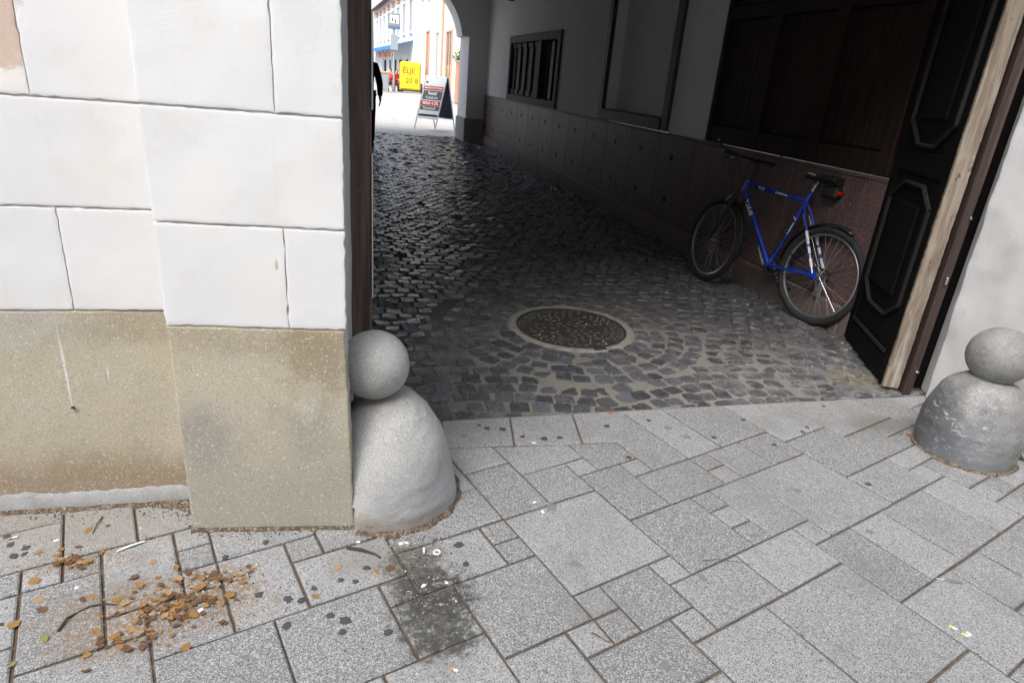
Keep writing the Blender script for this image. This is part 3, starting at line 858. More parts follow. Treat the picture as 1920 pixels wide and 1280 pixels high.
# leaf, folded back along the passage wall
LH = Vector((2.721, 2.738, 0)); LE = Vector((3.018, 3.470, 0))
ld = (LE-LH); LW = ld.length; ld.normalize(); ln = Vector((-ld.y, ld.x, 0))      # face towards the passage
DF = frame(LH, ld, ln)
leaf = thing('gate_leaf', 'black panelled gate leaf folded open behind the bicycle', 'gate', LH)
m = MB(); m.box(.012, LW, -.058, -.006, .012, 3.02, fr=DF); m.build('leaf_board', G['wood_black'], leaf)
for a, b in ((.006, .10), (LW-.09, LW)):
    m = MB(); m.box(a, b, -.060, .004, .012, 3.03, b=.006, fr=DF); m.build('stile', G['wood_black'], leaf)
# weathered meeting edge that faces the street
m = MB(); m.add(*gridblock(frame(LH + ln*.006, -ln, -ld), 0, .080, .012, 3.03, y=.004, res=.012, edge=.006, amp=.003, rag=.002, depth=.02)); m.build('weathered_edge', G['wood_pale'], leaf, smooth=True)
for z0, z1 in ((.012, .15), (1.10, 1.22), (2.2, 2.32), (2.9, 3.02)):
    m = MB(); m.box(.10, LW-.09, -.05, .003, z0, z1, b=.005, fr=DF); m.build('rail', G['wood_black'], leaf)
def octa(z0, z1, c, t, name, mat, y0=-.004, y1=.012):
    x0, x1 = .115, LW-.105
    P = [(x0+c*1.5, z0), (x1-c*1.5, z0), (x1, z0+c), (x1, z1-c), (x1-c*1.5, z1), (x0+c*1.5, z1), (x0, z1-c), (x0, z0+c)]
    m = MB()
    for i in range(8):
        a = Vector((P[i][0], 0, P[i][1])); b = Vector((P[(i+1) % 8][0], 0, P[(i+1) % 8][1]))
        m.tube([DF((a.x, .004, a.z)), DF((b.x, .004, b.z))], t, 6)
    m.build(name, mat, leaf, smooth=True)
octa(.34, 1.05, .10, .013, 'panel_moulding', G['wood_worn'])
octa(1.25, 2.15, .12, .013, 'panel_moulding', G['wood_worn'])
m = MB(); m.box(.10, LW-.10, .003, .016, .168, .190, b=.003, fr=DF); m.build('drip_moulding', G['wood_worn'], leaf)
for z0, z1 in ((.45, .95), (1.38, 2.0)):
    m = MB(); m.box(.24, LW-.23, -.01, .012, z0, z1, b=.01, fr=DF); m.build('raised_panel', G['wood_black'], leaf)

# ------------------------------------------------------------------ passage: right wall
WD = Vector((PASS, 1, 0)).normalized(); WN = Vector((-WD.y, WD.x, 0))
WO = Vector((2.922, 5.632, 0))
WF = frame(WO, WD, WN)
def ws(y): return (y - 5.632)/WD.y
pw = thing('passage_wall', 'grey-white passage wall with red stone panelling behind the bicycle', 'wall', (3.0, 5.6, 0))
m = MB()
def wbox(m, y0, y1, z0, z1, o0, o1, b=0.0): m.box(ws(y0), ws(y1), o0, o1, z0, z1, b=b, fr=WF)
# masonry round the openings
for y0, y1, z0, z1 in ((2.6, 15.2, 0, 1.0), (2.6, 2.8, 1.0, 3.5), (5.655, 6.43, 1.0, 3.5), (8.30, 10.10, 1.0, 3.5), (13.14, 15.2, 1.0, 3.5), (2.8, 5.655, 2.95, 3.5), (6.43, 8.30, 2.75, 3.5), (10.10, 13.14, 2.12, 3.5)):
    wbox(m, y0, y1, z0, z1, -.32, -.003)
m.build('masonry', G['plaster_in'], pw)
# wainscot panels, .715 m wide, with star bolts at the seams
ys = [15.10 - .715*i for i in range(17)]
ys = [y for y in ys if y > 3.3] + [3.3]
for i in range(len(ys)-1):
    m = MB(); wbox(m, ys[i+1]+.003, ys[i]-.003, .19, 1.0, -.01, .022, b=.003); m.build('stone_panel', G['redstone'], pw)
    m = MB(); wbox(m, ys[i+1]+.003, ys[i]-.003, 1.001, 1.022, -.01, .028, b=.004); m.build('coping', G['redstone'], pw)
star = MB()
pts = []
for k in range(10):
    a = math.pi*k/5; r = .034 if k % 2 == 0 else .021
    pts.append((r*math.cos(a), r*math.sin(a)))
star.prism(pts, -.003, .006); star.lathe([(.012, .004), (.012, .012), (.006, .016)], (0, 0, 0), 8)
st0 = star.build('bolt', G['iron'])
stm = st0.data; bpy.data.objects.remove(st0)
brot = Matrix((WD, Vector((0, 0, 1)), WN)).transposed().to_euler()
for i, y in enumerate(ys[:-1]):
    for z in (.81, .39):
        yy = y - .29 if i else y - .27
        if yy < 5.9: continue
        place('bolt', stm, WF((ws(yy), .025, z)), parent=pw, rot=brot)
for z in (.81, .39): place('bolt', stm, WF((ws(14.98), .025, z)), parent=pw, rot=brot)
y = 15.1; rk = random.Random(2)
while y > 3.0:
    w = rk.uniform(1.1, 1.7); y2 = max(2.9, y-w)
    m = MB(); wbox(m, y2+.003, y-.003, -.02, .185, -.01, .045, b=.012); m.build('skirting_stone', G['skirtstone'], pw); y = y2
# plaster below openings etc. handled by masonry; timber corbels under the ceiling
for y in (4.4, 6.0, 7.6, 9.3, 11.2, 13.2):
    m = MB(); wbox(m, y-.07, y+.07, 2.72, 3.09, -.05, .10, b=.02); m.build('corbel', G['wood_frame'], pw)

# shutter with boards behind bars
sh = thing('wooden_shutter', 'grey-brown wooden shutter of upright boards in the far passage wall', 'shutter', WF((ws(11.6), 0, 1.03)))
m = MB(); wbox(m, 10.10, 13.14, 1.02, 2.12, -.16, -.12); m.build('backing', G['void'], sh)
for a in ((10.10, 10.24, 1.02, 2.12, -.1, .03), (13.02, 13.14, 1.02, 2.12, -.1, .03), (10.245, 13.015, 2.0, 2.12, -.1, .028), (10.245, 13.015, 1.02, 1.13, -.1, .028), (11.04, 11.20, 1.135, 1.995, -.1, .04)):
    m = MB(); wbox(m, *a, .006); m.build('frame', G['wood_grey'], sh)
for y0, w in ((11.32, .22), (11.72, .2), (12.12, .2), (12.50, .2), (12.84, .12)):
    m = MB(); wbox(m, y0, y0+w, 1.16, 1.97, -.07, -.03, .006); wbox(m, y0-.03, y0+w+.03, 1.135, 1.22, -.028, -.01, .004); wbox(m, y0-.03, y0+w+.03, 1.92, 1.99, -.028, -.01, .004)
    m.build('board', G['wood_grey'], sh)
for y0, w in ((10.34, .16), (10.62, .16), (10.88, .12)):
    m = MB(); wbox(m, y0, y0+w, 1.14, 1.99, -.09, -.055, .006); m.build('board', G['wood_frame'], sh)

# framed blind window
ni = thing('blind_window', 'brown framed blank white window recess in the passage wall', 'window', WF((ws(7.36), 0, 1.03)))
m = MB(); wbox(m, 6.43, 8.30, 1.03, 2.75, -.20, -.14); m.build('panel', G['plaster_in'], ni)
m = MB(); wbox(m, 8.155, 8.185, 1.15, 2.70, -.139, -.01); m.build('reveal', G['plaster_in'], ni)
for a in ((6.43, 6.56, 1.03, 2.75), (8.19, 8.30, 1.03, 2.75), (6.565, 8.185, 2.64, 2.75)):
    m = MB(); wbox(m, *a, -.14, .035, .008); m.build('frame', G['wood_frame'], ni)
m = MB(); wbox(m, 6.565, 8.185, 1.03, 1.15, -.14, .042, .008); m.build('sill', G['wood_frame'], ni)

# dark panelled shop shutter
ss = thing('shop_shutter', 'very dark brown panelled shop shutter above the bicycle', 'shutter', WF((ws(4.6), 0, 1.03)))
m = MB(); wbox(m, 2.805, 5.65, 1.03, 2.945, -.2, -.03); m.build('backing', G['wood_shop'], ss)
edges_ = [2.86, 3.56, 4.24, 4.94, 5.645]
for i, y in enumerate(edges_):
    m = MB(); wbox(m, max(2.81, y-.05), min(5.648, y+.05), 1.03, 2.94, -.03, .035, .006); m.build('stile', G['wood_shop'], ss)
for i in range(4):
    y0, y1 = edges_[i]+.053, edges_[i+1]-.053
    for z0, z1 in ((1.03, 1.17), (2.0, 2.1), (2.84, 2.94)):
        m = MB(); wbox(m, y0, y1, z0, z1, -.03, .03, .005); m.build('rail', G['wood_shop'], ss)
    n = 9
    for z0, z1 in ((1.175, 1.995), (2.105, 2.835)):
        for k in range(n):
            a = y0 + (y1-y0)*k/n; b = y0 + (y1-y0)*(k+1)/n
            mm = MB(); wbox(mm, a+.002, b-.002, z0, z1, -.03, .006, .006); mm.build('slat', G['wood_shop'], ss)

# left passage wall and ceiling (seen from a step to the side, and they keep the passage dark)
m = MB(); m.prism([(-.30, 2.6), (-.60, 2.6), (-1.40, 15.2), (-1.08, 15.2)], 0, 3.5)
tag(m.build('passage_wall', G['plaster_in'], base=(-.7, 8, 0)), 'plain plastered wall on the left side of the passage', 'wall')
m = MB(); m.box(-6, 7, 2.35, 16.0, 3.32, 3.6); ceil = tag(m.build('ceiling', G['ceil']), kind='structure')
for y in (4.4, 6.0, 7.6, 9.3, 11.2, 13.2):
    m = MB(); m.box(-1.4 if y > 8 else -.9, wall_x(y)-.003, y-.08, y+.08, 3.10, 3.31, b=.015); m.build('beam', G['ceil'], ceil)

# ------------------------------------------------------------------ arch at the far end
ar = thing('arch_wall', 'plastered round arch with grey foot closing the far end of the passage', 'arch', (1.9, 15.5, 0))
Y0, Y1 = 15.15, 16.0
CX, CZ, RR = .50, 1.98, 1.285
prof = [(CX + RR*math.cos(a), CZ + RR*math.sin(a)) for a in [math.asin((2.15-CZ)/RR) + (math.pi - 2*math.asin((2.15-CZ)/RR))*k/28 for k in range(29)]]
m = MB()
vs = []; fs = []
for x, z in prof: vs += [(x, Y0, z), (x, Y0, 3.5), (x - .03*(1 if x > CX else -1), Y1, z - .0), (x, Y1, 3.5)]
for k in range(28):
    a = k*4; b = a+4
    fs += [(a, b, b+1, a+1), (a+2, a+3, b+3, b+2), (a, a+2, b+2, b)]
m.add(vs, fs)
xr = CX + RR*math.cos(math.asin((2.15-CZ)/RR))
for s in (1, -1):
    X = lambda x: x if s > 0 else 2*CX - x
    m.add([(X(xr), Y0, 2.15), (X(xr), Y0, 3.5), (X(2.9), Y0, 3.5), (X(2.9), Y0, 2.15), (X(xr), Y1, 2.15), (X(xr), Y1, 3.5), (X(2.9), Y1, 3.5), (X(2.9), Y1, 2.15)], [(0, 1, 2, 3), (4, 5, 6, 7), (0, 3, 7, 4)])
m.build('arch_face', G['plaster_in'], ar)
for s in (1, -1):
    X = lambda x: x if s > 0 else 2*CX - x
    m = MB(); m.prism([(X(1.925), Y0-.012), (X(2.9), Y0-.012), (X(2.9), Y1), (X(1.83), Y1-.02)], .505, 2.148); m.build('jamb', G['plaster_in'], ar)
    m = MB(); m.prism([(X(1.895), Y0-.04), (X(2.88), Y0-.04), (X(2.88), Y1), (X(1.80), Y1)], 0, .5); m.build('foot', G['cement'], ar)
    m = MB(); m.prism([(X(1.905), Y0-.03), (X(2.88), Y0-.03), (X(2.88), Y1), (X(1.81), Y1)], 2.60, 2.68); m.build('impost', G['plaster_in'], ar) if s > 0 else None

# ------------------------------------------------------------------ guard stones
def guard_stone(label, axis, prof, ball_c, ball_r, mat, seed):
    t = thing('guard_stone', label, 'bollard', (axis[0], axis[1], 0), 'stone guard posts flanking the gateway')
    # resample the profile
    P = []
    for i in range(len(prof)-1):
        for k in range(5):
            u = k/5; P.append((prof[i][0]*(1-u)+prof[i+1][0]*u, prof[i][1]*(1-u)+prof[i+1][1]*u))
    P.append(prof[-1])
    m = MB(); m.lathe(P, (axis[0], axis[1], 0), 72, .010, seed)
    if axis[0] < 1: m.v = [(max(v[0], -.0705 if v[1] < 1.80 else -.098), v[1], v[2]) for v in m.v]      # built flush against the pilaster
    m.build('cone', mat, t, smooth='full')
    B = []
    for i in range(1, 30):
        a = -math.pi/2 + math.pi*i/30; B.append((ball_r*math.cos(a), ball_r*math.sin(a)))
    m = MB(); m.lathe(B, ball_c, 48, .0025, seed+3); m.build('ball', mat, t, smooth='full')
    return t
guard_stone('smooth pale stone guard post with ball top against the white wall', (.040, 1.995),
    [(.240, -.03), (.242, .0), (.240, .05), (.230, .10), (.217, .15), (.201, .20), (.183, .25), (.160, .295), (.130, .34), (.095, .375), (.062, .398), (.03, .408)], (-.008, 1.985, .503), .1145, G['stone_l'], 2.0)
guard_stone('scuffed dark grey stone guard post with ball top by the right pier', (2.628, 2.110),
    [(.198, -.03), (.200, .0), (.205, .05), (.206, .10), (.203, .15), (.194, .19), (.180, .24), (.163, .285), (.138, .322), (.105, .352), (.07, .370), (.03, .378)], (2.632, 2.108, .470), .124, G['stone_r'], 9.0)
# gritty dirt packed round their feet and along the wall
def dirt_ring(name, label, cx, cy, r0, a0, a1, w, seed):
    n = 70; vs = []; fs = []
    for i in range(n+1):
        a = a0 + (a1-a0)*i/n
        ww = w*(.65 + .8*abs(mnoise.noise(Vector((a*2.3+seed, 0, 0))))) + .006*mnoise.noise(Vector((a*19, seed, 0)))
        for r, z in ((r0-.03, .012), (r0+ww*.35, .007), (r0+ww*.8, .003), (r0+ww, -.003)):
            vs.append((cx + r*math.cos(a), cy + r*math.sin(a), z + .0022*mnoise.noise(Vector((a*40, r*90, seed)))))
    for i in range(n):
        for k in range(3): fs.append((i*4+k, i*4+k+1, i*4+5+k, i*4+4+k))
    m = MB(); m.add(vs, fs)
    return tag(m.build(name, G['dirt'], smooth=True), label, 'dirt', kind='stuff')
dirt_ring('dirt', 'brown dirt packed round the foot of pale guard post', .040, 1.995, .242, -2.0, .35, .026, 1)
dirt_ring('dirt', 'brown dirt packed round the foot of scuffed guard post', 2.628, 2.11, .200, 2.4, 6.0, .02, 6)
vs = []; fs = []; N = 120
for i in range(N+1):
    u = i/N
    if u < .7: p = Vector(LF((-2.0 + (2.06)*u/.7, .014, 0))); out = Vector((.0332, -.9994, 0))
    else: p = Vector(PF((.51*(u-.7)/.3, .004, 0))); out = Vector((-.068, -.9977, 0))
    w = (.030 if u < .7 else .016)*(.6 + .9*abs(mnoise.noise(Vector((u*31, 2, 0))))) + (.05*max(0, 1-abs(u-.685)/.02))
    for k, z in ((-.02, .010), (.3, .006), (.75, .003), (1.0, -.004)):
        vs.append(p + out*(w*k) + Vector((0, 0, z + .002*mnoise.noise(Vector((u*300, k*5, 0))))))
for i in range(N):
    for k in range(3): fs.append((i*4+k, i*4+k+1, i*4+5+k, i*4+4+k))
m = MB(); m.add(vs, fs); tag(m.build('dirt', G['dirt'], smooth=True), 'strip of brown dirt along the foot of the beige plinth', 'dirt', kind='stuff')
# crumbs of grit
def crumbs(name, label, spots, mat, seed, smin=.0015, smax=.005):
    r = random.Random(seed); m = MB()
    for cx, cy, sx, sy, n in spots:
        for _ in range(n):
            x = cx + r.gauss(0, sx); y = cy + r.gauss(0, sy); s = r.uniform(smin, smax)
            vs = [Vector((r.uniform(-1, 1), r.uniform(-1, 1), -.3))*s for _ in range(3)] + [Vector((r.uniform(-.5, .5), r.uniform(-.5, .5), 1))*s, Vector((r.uniform(-1, 1), r.uniform(-1, 1), .3))*s]
            m.add([v + Vector((x, y, .001)) for v in vs], [(0, 1, 3), (1, 2, 3), (2, 0, 3), (0, 1, 4), (1, 2, 4), (0, 2, 4)])
    return tag(m.build(name, mat), label, 'grit', kind='stuff')
crumbs('grit', 'dark grit and crumbs along the wall foot and drain stain', [(-.8, 1.94, .22, .02, 160), (-.6, 1.93, .03, .035, 150), (-.3, 1.79, .18, .008, 90), (.12, 1.72, .06, .015, 60), (.12, 1.6, .05, .05, 90), (.16, 1.44, .05, .07, 120), (-.95, 1.75, .1, .06, 50), (-.5, 1.52, .14, .08, 110), (.0, 1.55, .25, .18, 90), (2.45, 2.22, .03, .04, 50)], G['gum'], 4)
crumbs('grit', 'pale sand grains and white crumbs scattered below the guard post', [(.12, 1.705, .08, .012, 60), (.15, 1.5, .06, .09, 70), (-.55, 1.5, .16, .08, 60), (-.6, 1.935, .03, .03, 60), (-.9, 1.8, .15, .08, 40), (.6, 1.85, .05, .04, 8)], G['paper'], 8, .0012, .004)

# ------------------------------------------------------------------ manhole
mh = thing('manhole_cover', 'round cast iron manhole cover set among the setts', 'manhole cover', (MAN.x, MAN.y, 0))
m = MB(); m.lathe([(.346, -.03), (.346, .0025), (.330, .0035), (.328, -.003), (.326, -.02)], (MAN.x, MAN.y, 0), 64); m.build('rim', G['cast'], mh, smooth=True)
m = MB(); m.lathe([(.322, -.03), (.322, -.001), (.318, .0005), (.001, .0015)], (MAN.x, MAN.y, 0), 64); m.build('cover', G['cast'], mh, smooth=True)
m = MB(); rm = random.Random(9)
k = 0
for ring, n in ((.04, 5), (.085, 11), (.13, 17), (.175, 23), (.22, 29), (.265, 35), (.30, 40)):
    for i in range(n):
        a = 2*math.pi*i/n + ring*9; c = MAN + Vector((math.cos(a), math.sin(a)))*ring
        if rm.random() < .12: continue
        b = a + (math.pi/4 if (i % 2) else -math.pi/4)
        d = Vector((math.cos(b), math.sin(b)))*.0165; e = Vector((-d.y, d.x))*.36
        P = [c-d-e, c+d-e, c+d+e, c-d+e]
        m.add([(p.x, p.y, .0005) for p in P] + [(c.x+(p.x-c.x)*.75, c.y+(p.y-c.y)*.75, .0055) for p in P], [(4, 5, 6, 7)] + [(q, (q+1) % 4, 4+(q+1) % 4, 4+q) for q in range(4)])
m.build('raised_relief', G['castworn'], mh)
m = MB(); a = math.radians(-78); d = Vector((math.cos(a), math.sin(a), 0)); e = Vector((-d.y, d.x, 0))
m.box(.30, .385, -.045, .045, -.01, .005, b=.004, fr=frame((MAN.x, MAN.y, 0), d, e)); m.build('hinge_lug', G['cast'], mh)

# ------------------------------------------------------------------ bicycle
def text_mesh(body, size, mat, extrude=.0004, name='text', bold=False):
    cu = bpy.data.curves.new(name, 'FONT'); cu.body = body; cu.size = size; cu.extrude = extrude
    cu.align_x = 'CENTER'; cu.align_y = 'CENTER'; cu.resolution_u = 2
    if bold: cu.offset = size*.02
    o = bpy.data.objects.new(name, cu); COL.objects.link(o)
    dg = bpy.context.evaluated_depsgraph_get()
    me = bpy.data.meshes.new_from_object(o.evaluated_get(dg))
    bpy.data.objects.remove(o); bpy.data.curves.remove(cu)
    me.materials.clear(); me.materials.append(mat); me.name = name
    return me
def put_text(name, body, size, mat, centre, right, up, parent, bold=True):
    me = text_mesh(body, size, mat, bold=bold)
    right = Vector(right).normalized(); up = Vector(up); up = (up - right*up.dot(right)).normalized(); nrm = right.cross(up)
    o = bpy.data.objects.new(name, me); COL.objects.link(o)
    M = Matrix((right, up, nrm)).transposed()
    o.location = Vector(centre) - parent_base(parent); o.rotation_euler = M.to_euler(); o.parent = parent
    return o
bd = Vector((2.64541549 - 2.95805429, 4.69043607 - 3.60107532, 0)).normalized()
b0 = Vector((2.958, 3.601, 0)) + bd*.155
lean = math.radians(5.5)
bright = Vector((bd.y, -bd.x, 0))
bu = (Vector((0, 0, 1))*math.cos(lean) + bright*math.sin(lean)).normalized()
bl = bu.cross(bd).normalized()        # left side, towards the viewer
BF = frame(b0, bd, bl, bu)            # (forward, left, up)
bike = thing('bicycle', 'blue mountain bicycle leaning on the red stone panelling in the passage', 'bicycle', b0)
WRAD = .334
rear = (0, 0, WRAD); BBp = (.435, 0, .292); SC_ = (.285, 0, .785); ST_ = (.262, 0, .86)
HT = (.826, 0, .840); HB = (.858, 0, .742)
hd = Vector(HB) - Vector(HT); hd.normalize()
fa = Vector(HB) + hd*.40                 # along the steering axis
def steer(p):
    """turn a point about the steering axis by 12 degrees to the right"""
    q = Vector(p) - Vector(HB); R = Matrix.Rotation(math.radians(-12), 3, -hd)
    return Vector(HB) + R @ q
fhub0 = Vector((1.03, 0, WRAD)); 
SF = lambda p: BF(steer(p))
# frame
m = MB()
m.tube([HT, Vector(HT)+(Vector(HB)-Vector(HT))*1.0], .0185, 12, fr=BF)
m.tube([Vector(HT)+hd*.025, SC_], .0145, 12, fr=BF); m.tube([Vector(HB)-hd*.025, BBp], .0165, 12, fr=BF); m.tube([ST_, BBp], .0145, 12, fr=BF)
m.tube([(.435, -.036, .292), (.435, .036, .292)], .02, 12, fr=BF)
m.build('frame', G['blue'], bike, smooth=True)
for s in (1, -1):
    m = MB(); m.tube([(.40, .03*s, .295), (.30, .052*s, .305), (.02, .062*s, .332)], .0085, 8, fr=BF); m.build('chain_stay', G['blue'], bike, smooth=True)
    m = MB(); m.tube([(.285, .014*s, .775), (.235, .04*s, .70), (.015, .062*s, .345)], .0078, 8, fr=BF); m.build('seat_stay', G['blue'], bike, smooth=True)
    m = MB()
    A = Vector((.235, .04*s, .70)); B = Vector((.015, .062*s, .345))
    for t0, t1 in ((.28, .50), (.55, .66), (.74, .90)):
        m.tube([A + (B-A)*t0, A + (B-A)*t1], .0098, 8, fr=BF)
    m.build('stay_tape', G['white'], bike, smooth=True)
    m = MB(); m.box(-.02, .03, .062*s-.004, .062*s+.004, .31, .36, b=.003, fr=BF); m.build('dropout', G['blue'], bike)
m = MB(); m.tube([ST_, (.238, 0, .93)], .0125, 10, fr=BF); m.tube([(.266, -.02, .85), (.266, .03, .85)], .008, 8, fr=BF); m.build('seat_post', G['chrome'], bike, smooth=True)
# wheels
def wheel(hub, T, name, tire_r=.0245):
    hub = Vector(hub)
    w = bpy.data.objects.new('wheel', None); COL.objects.link(w); w.parent = bike
    cw = Vector(T(hub)); w.location = cw - parent_base(bike)
    u = (Vector(T(hub + Vector((1, 0, 0)))) - cw).normalized(); v = (Vector(T(hub + Vector((0, 0, 1)))) - cw).normalized(); a = u.cross(v)
    m = MB(); m.ring(cw, u, v, WRAD-tire_r, tire_r, 64, 10)
    for k in range(72):      # tread knobs
        t = 2*math.pi*k/72
        for s in (-1, 0, 1):
            t2 = t + (math.pi/72 if s == 0 else 0)
            d2 = u*math.cos(t2)+v*math.sin(t2); tg = -u*math.sin(t2)+v*math.cos(t2)
            c = cw + d2*(WRAD - .0015 - abs(s)*.006) + a*(s*.0135)
            P = [c + tg*x*.0065 + a*y*.0045 for x, y in ((-1, -1), (1, -1), (1, 1), (-1, 1))]
            m.add([p - d2*.004 for p in P] + [p + d2*.0022 for p in P], [(4, 5, 6, 7)] + [(q, (q+1) % 4, 4+(q+1) % 4, 4+q) for q in range(4)])
    m.build('tyre', G['rubber'], w, smooth=True)
    m = MB(); m.ring(cw, u, v, WRAD-tire_r*2-.004, .0095, 64, 8, flat=1.15); m.build('rim', G['alu'], w, smooth=True)
    m = MB(); rimr = WRAD-tire_r*2-.010
    for k in range(32):
        t = 2*math.pi*k/32; s = 1 if k % 2 else -1; t2 = t + (.55 if (k//2) % 2 else -.55)
        m.tube([cw + (u*math.cos(t2)+v*math.sin(t2))*.022 + a*(.028*s), cw + (u*math.cos(t)+v*math.sin(t))*rimr], .0011, 4, cap=False)
    m.build('spokes', G['alu'], w)
    m = MB(); m.tube([cw - a*.05, cw - a*.032, cw + a*.032, cw + a*.05], [.012, .018, .018, .012], 12); m.tube([cw - a*.085, cw + a*.085], .006, 8); m.build('hub', G['chrome'], w, smooth=True)
    return w
wheel(rear, BF, 'rear')
wheel(fhub0, SF, 'front')
# fork: black legs, steel crown, bar
CRN = Vector(HB) + hd*.03
m = MB(); 
for s in (1, -1):
    m.tube([CRN + Vector((.0, .055*s, 0)), CRN + hd*.18 + Vector((.012, .055*s, 0)), fhub0 + Vector((0, .052*s, .0))], [.014, .0165, .013], 10, fr=SF)
m.build('fork', G['blackplastic'], bike, smooth=True)
m = MB(); m.tube([CRN + Vector((.03, .07, -.015)), CRN + Vector((.03, -.07, -.015))], .013, 10, fr=SF); m.tube([CRN + Vector((.05, .06, -.02)), CRN + Vector((.05, .085, -.06))], .007, 8, fr=SF); m.build('fork_crown', G['chrome'], bike, smooth=True)
top = Vector(HT) - hd*.12
m = MB(); m.tube([Vector(HT), top], .0125, 10, fr=SF); m.tube([top, top + Vector((.07, 0, .035))], .0135, 10, fr=SF); m.build('stem', G['blackplastic'], bike, smooth=True)
bc = top + Vector((.07, 0, .035))
m = MB(); m.tube([bc + Vector((-.035, .285, .012)), bc + Vector((-.012, .14, .004)), bc, bc + Vector((-.012, -.14, .004)), bc + Vector((-.035, -.285, .012))], .0112, 10, fr=SF); m.build('handlebar', G['blackplastic'], bike, smooth=True)
for s in (1, -1):
    m = MB(); m.tube([bc + Vector((-.036, .292*s, .012)), bc + Vector((-.021, .18*s, .007))], .0165, 10, fr=SF); m.build('grip', G['rubber'], bike, smooth=True)
    m = MB(); m.tube([bc + Vector((-.036, .288*s, .014)), bc + Vector((.03, .293*s, .045)), bc + Vector((.075, .29*s, .075))], [.012, .011, .010], 8, fr=SF); m.build('bar_end', G['blackplastic'], bike, smooth=True)
    m = MB(); m.lathe([(.012, -.002), (.012, .004), (.005, .007)], SF(bc + Vector((.078, .29*s, .08))), 10); m.lathe([(.011, -.002), (.011, .004)], SF(bc + Vector((-.03, .302*s, .012))), 10); m.build('end_cap', G['chrome'], bike, smooth=True)
    m = MB(); m.tube([bc + Vector((.0, .16*s, -.008)), bc + Vector((.045, .18*s, -.03)), bc + Vector((.03, .255*s, -.035))], [.012, .007, .005], 8, fr=SF); m.build('brake_lever', G['chrome'], bike, smooth=True)
    m = MB(); m.tube([bc + Vector((.02, .15*s, -.01)), bc + Vector((.09, .10*s, .02)), bc + Vector((.10, .03*s, -.05)), CRN + Vector((.05, .0, .03))], .0028, 6, fr=SF); m.build('brake_cable', G['blackplastic'], bike, smooth=True)
# saddle with bag and rear light
SDL = [(-.135, .066, .0), (-.12, .076, .004), (-.06, .070, .006), (.0, .045, .004), (.06, .025, .0), (.12, .020, -.004), (.145, .012, -.010)]
vs = []; fs = []; nn = 12; sc0 = Vector((.200, 0, .955))
for x, w, dz in SDL:
    for k in range(nn):
        a = 2*math.pi*k/nn; yy = w*math.cos(a); zz = (.024 if math.sin(a) > 0 else .030)*math.sin(a)*(1 if w > .03 else .7)
        vs.append(BF(sc0 + Vector((x, yy, dz + zz))))
for i in range(len(SDL)-1):
    for k in range(nn): fs.append((i*nn+k, i*nn+(k+1) % nn, (i+1)*nn+(k+1) % nn, (i+1)*nn+k))
fs += [tuple(range(nn)), tuple((len(SDL)-1)*nn+k for k in range(nn))]
m = MB(); m.add(vs, fs); sad = m.build('saddle', G['blackplastic'], bike, smooth=True)
m = MB(); m.tube([sc0 + Vector((.06, .027, .012)), sc0 + Vector((.10, .023, .016)), sc0 + Vector((.125, .014, .016))], [.006, .008, .005], 8, fr=BF); m.build('saddle_patch', G['tan'], sad, smooth=True)
m = MB()
for s in (1, -1): m.tube([sc0 + Vector((.12, .012*s, -.02)), sc0 + Vector((.03, .022*s, -.04)), sc0 + Vector((-.06, .022*s, -.04)), sc0 + Vector((-.12, .035*s, -.015))], .0035, 6, fr=BF)
m.build('saddle_rail', G['chrome'], bike, smooth=True)
m = MB(); m.box(-.15, -.02, -.04, .04, -.115, -.035, b=.018, fr=lambda p: BF(sc0 + Vector(p))); m.build('saddle_bag', G['blackplastic'], bike)
m = MB(); m.box(-.165, -.148, -.028, .038, -.085, -.06, b=.005, fr=lambda p: BF(sc0 + Vector(p))); m.build('rear_light', G['redlens'], bike)
# drivetrain (right side, seen through the frame) and cranks
m = MB(); m.ring(BF((.435, -.05, .292)), bd, bu, .085, .006, 36, 6, flat=.5); m.ring(BF((.435, -.045, .292)), bd, bu, .05, .012, 24, 6, flat=.3); m.build('chainring', G['blackplastic'], bike, smooth=True)
m = MB(); m.lathe([(.045, -.012), (.045, .0), (.03, .012), (.02, .02)], (0, 0, 0), 18, fr=lambda p: BF((p[0], -.04 - p[2], WRAD + p[1]))); m.build('cassette', G['iron'], bike, smooth=True)
m = MB(); m.tube([(.435, -.05, .377), (0, -.045, WRAD+.045)], .004, 4, fr=BF); m.tube([(.435, -.05, .207), (.03, -.05, .19), (.0, -.048, .23), (.03, -.045, WRAD-.03)], .004, 4, fr=BF); m.build('chain', G['iron'], bike)
m = MB(); m.box(-.015, .035, -.06, -.04, .18, .30, b=.006, fr=BF); m.build('derailleur', G['alu'], bike)
cr = Vector((.435, .0, .292)); ca = Vector((.10, 0, .135)).normalized()
m = MB(); m.tube([cr + Vector((0, .038, 0)), cr + Vector((0, .062, 0))], .014, 10, fr=BF); m.tube([cr + Vector((0, .06, 0)), cr + ca*.17 + Vector((0, .068, 0))], [.0125, .009], 8, fr=BF); cs = m.build('crank', G['chrome'], bike, smooth=True)
m = MB(); m.box(-.045, .045, .075, .165, -.010, .012, b=.005, fr=lambda p: BF(cr + ca*.17 + Vector(p))); m.build('pedal', G['blackplastic'], cs)
m = MB(); m.tube([cr + Vector((0, -.06, 0)), cr - ca*.17 + Vector((0, -.068, 0))], [.0125, .009], 8, fr=BF); cs2 = m.build('crank', G['chrome'], bike, smooth=True)
m = MB(); m.box(-.045, .045, -.165, -.075, -.010, .012, b=.005, fr=lambda p: BF(cr - ca*.17 + Vector(p))); m.build('pedal', G['blackplastic'], cs2)
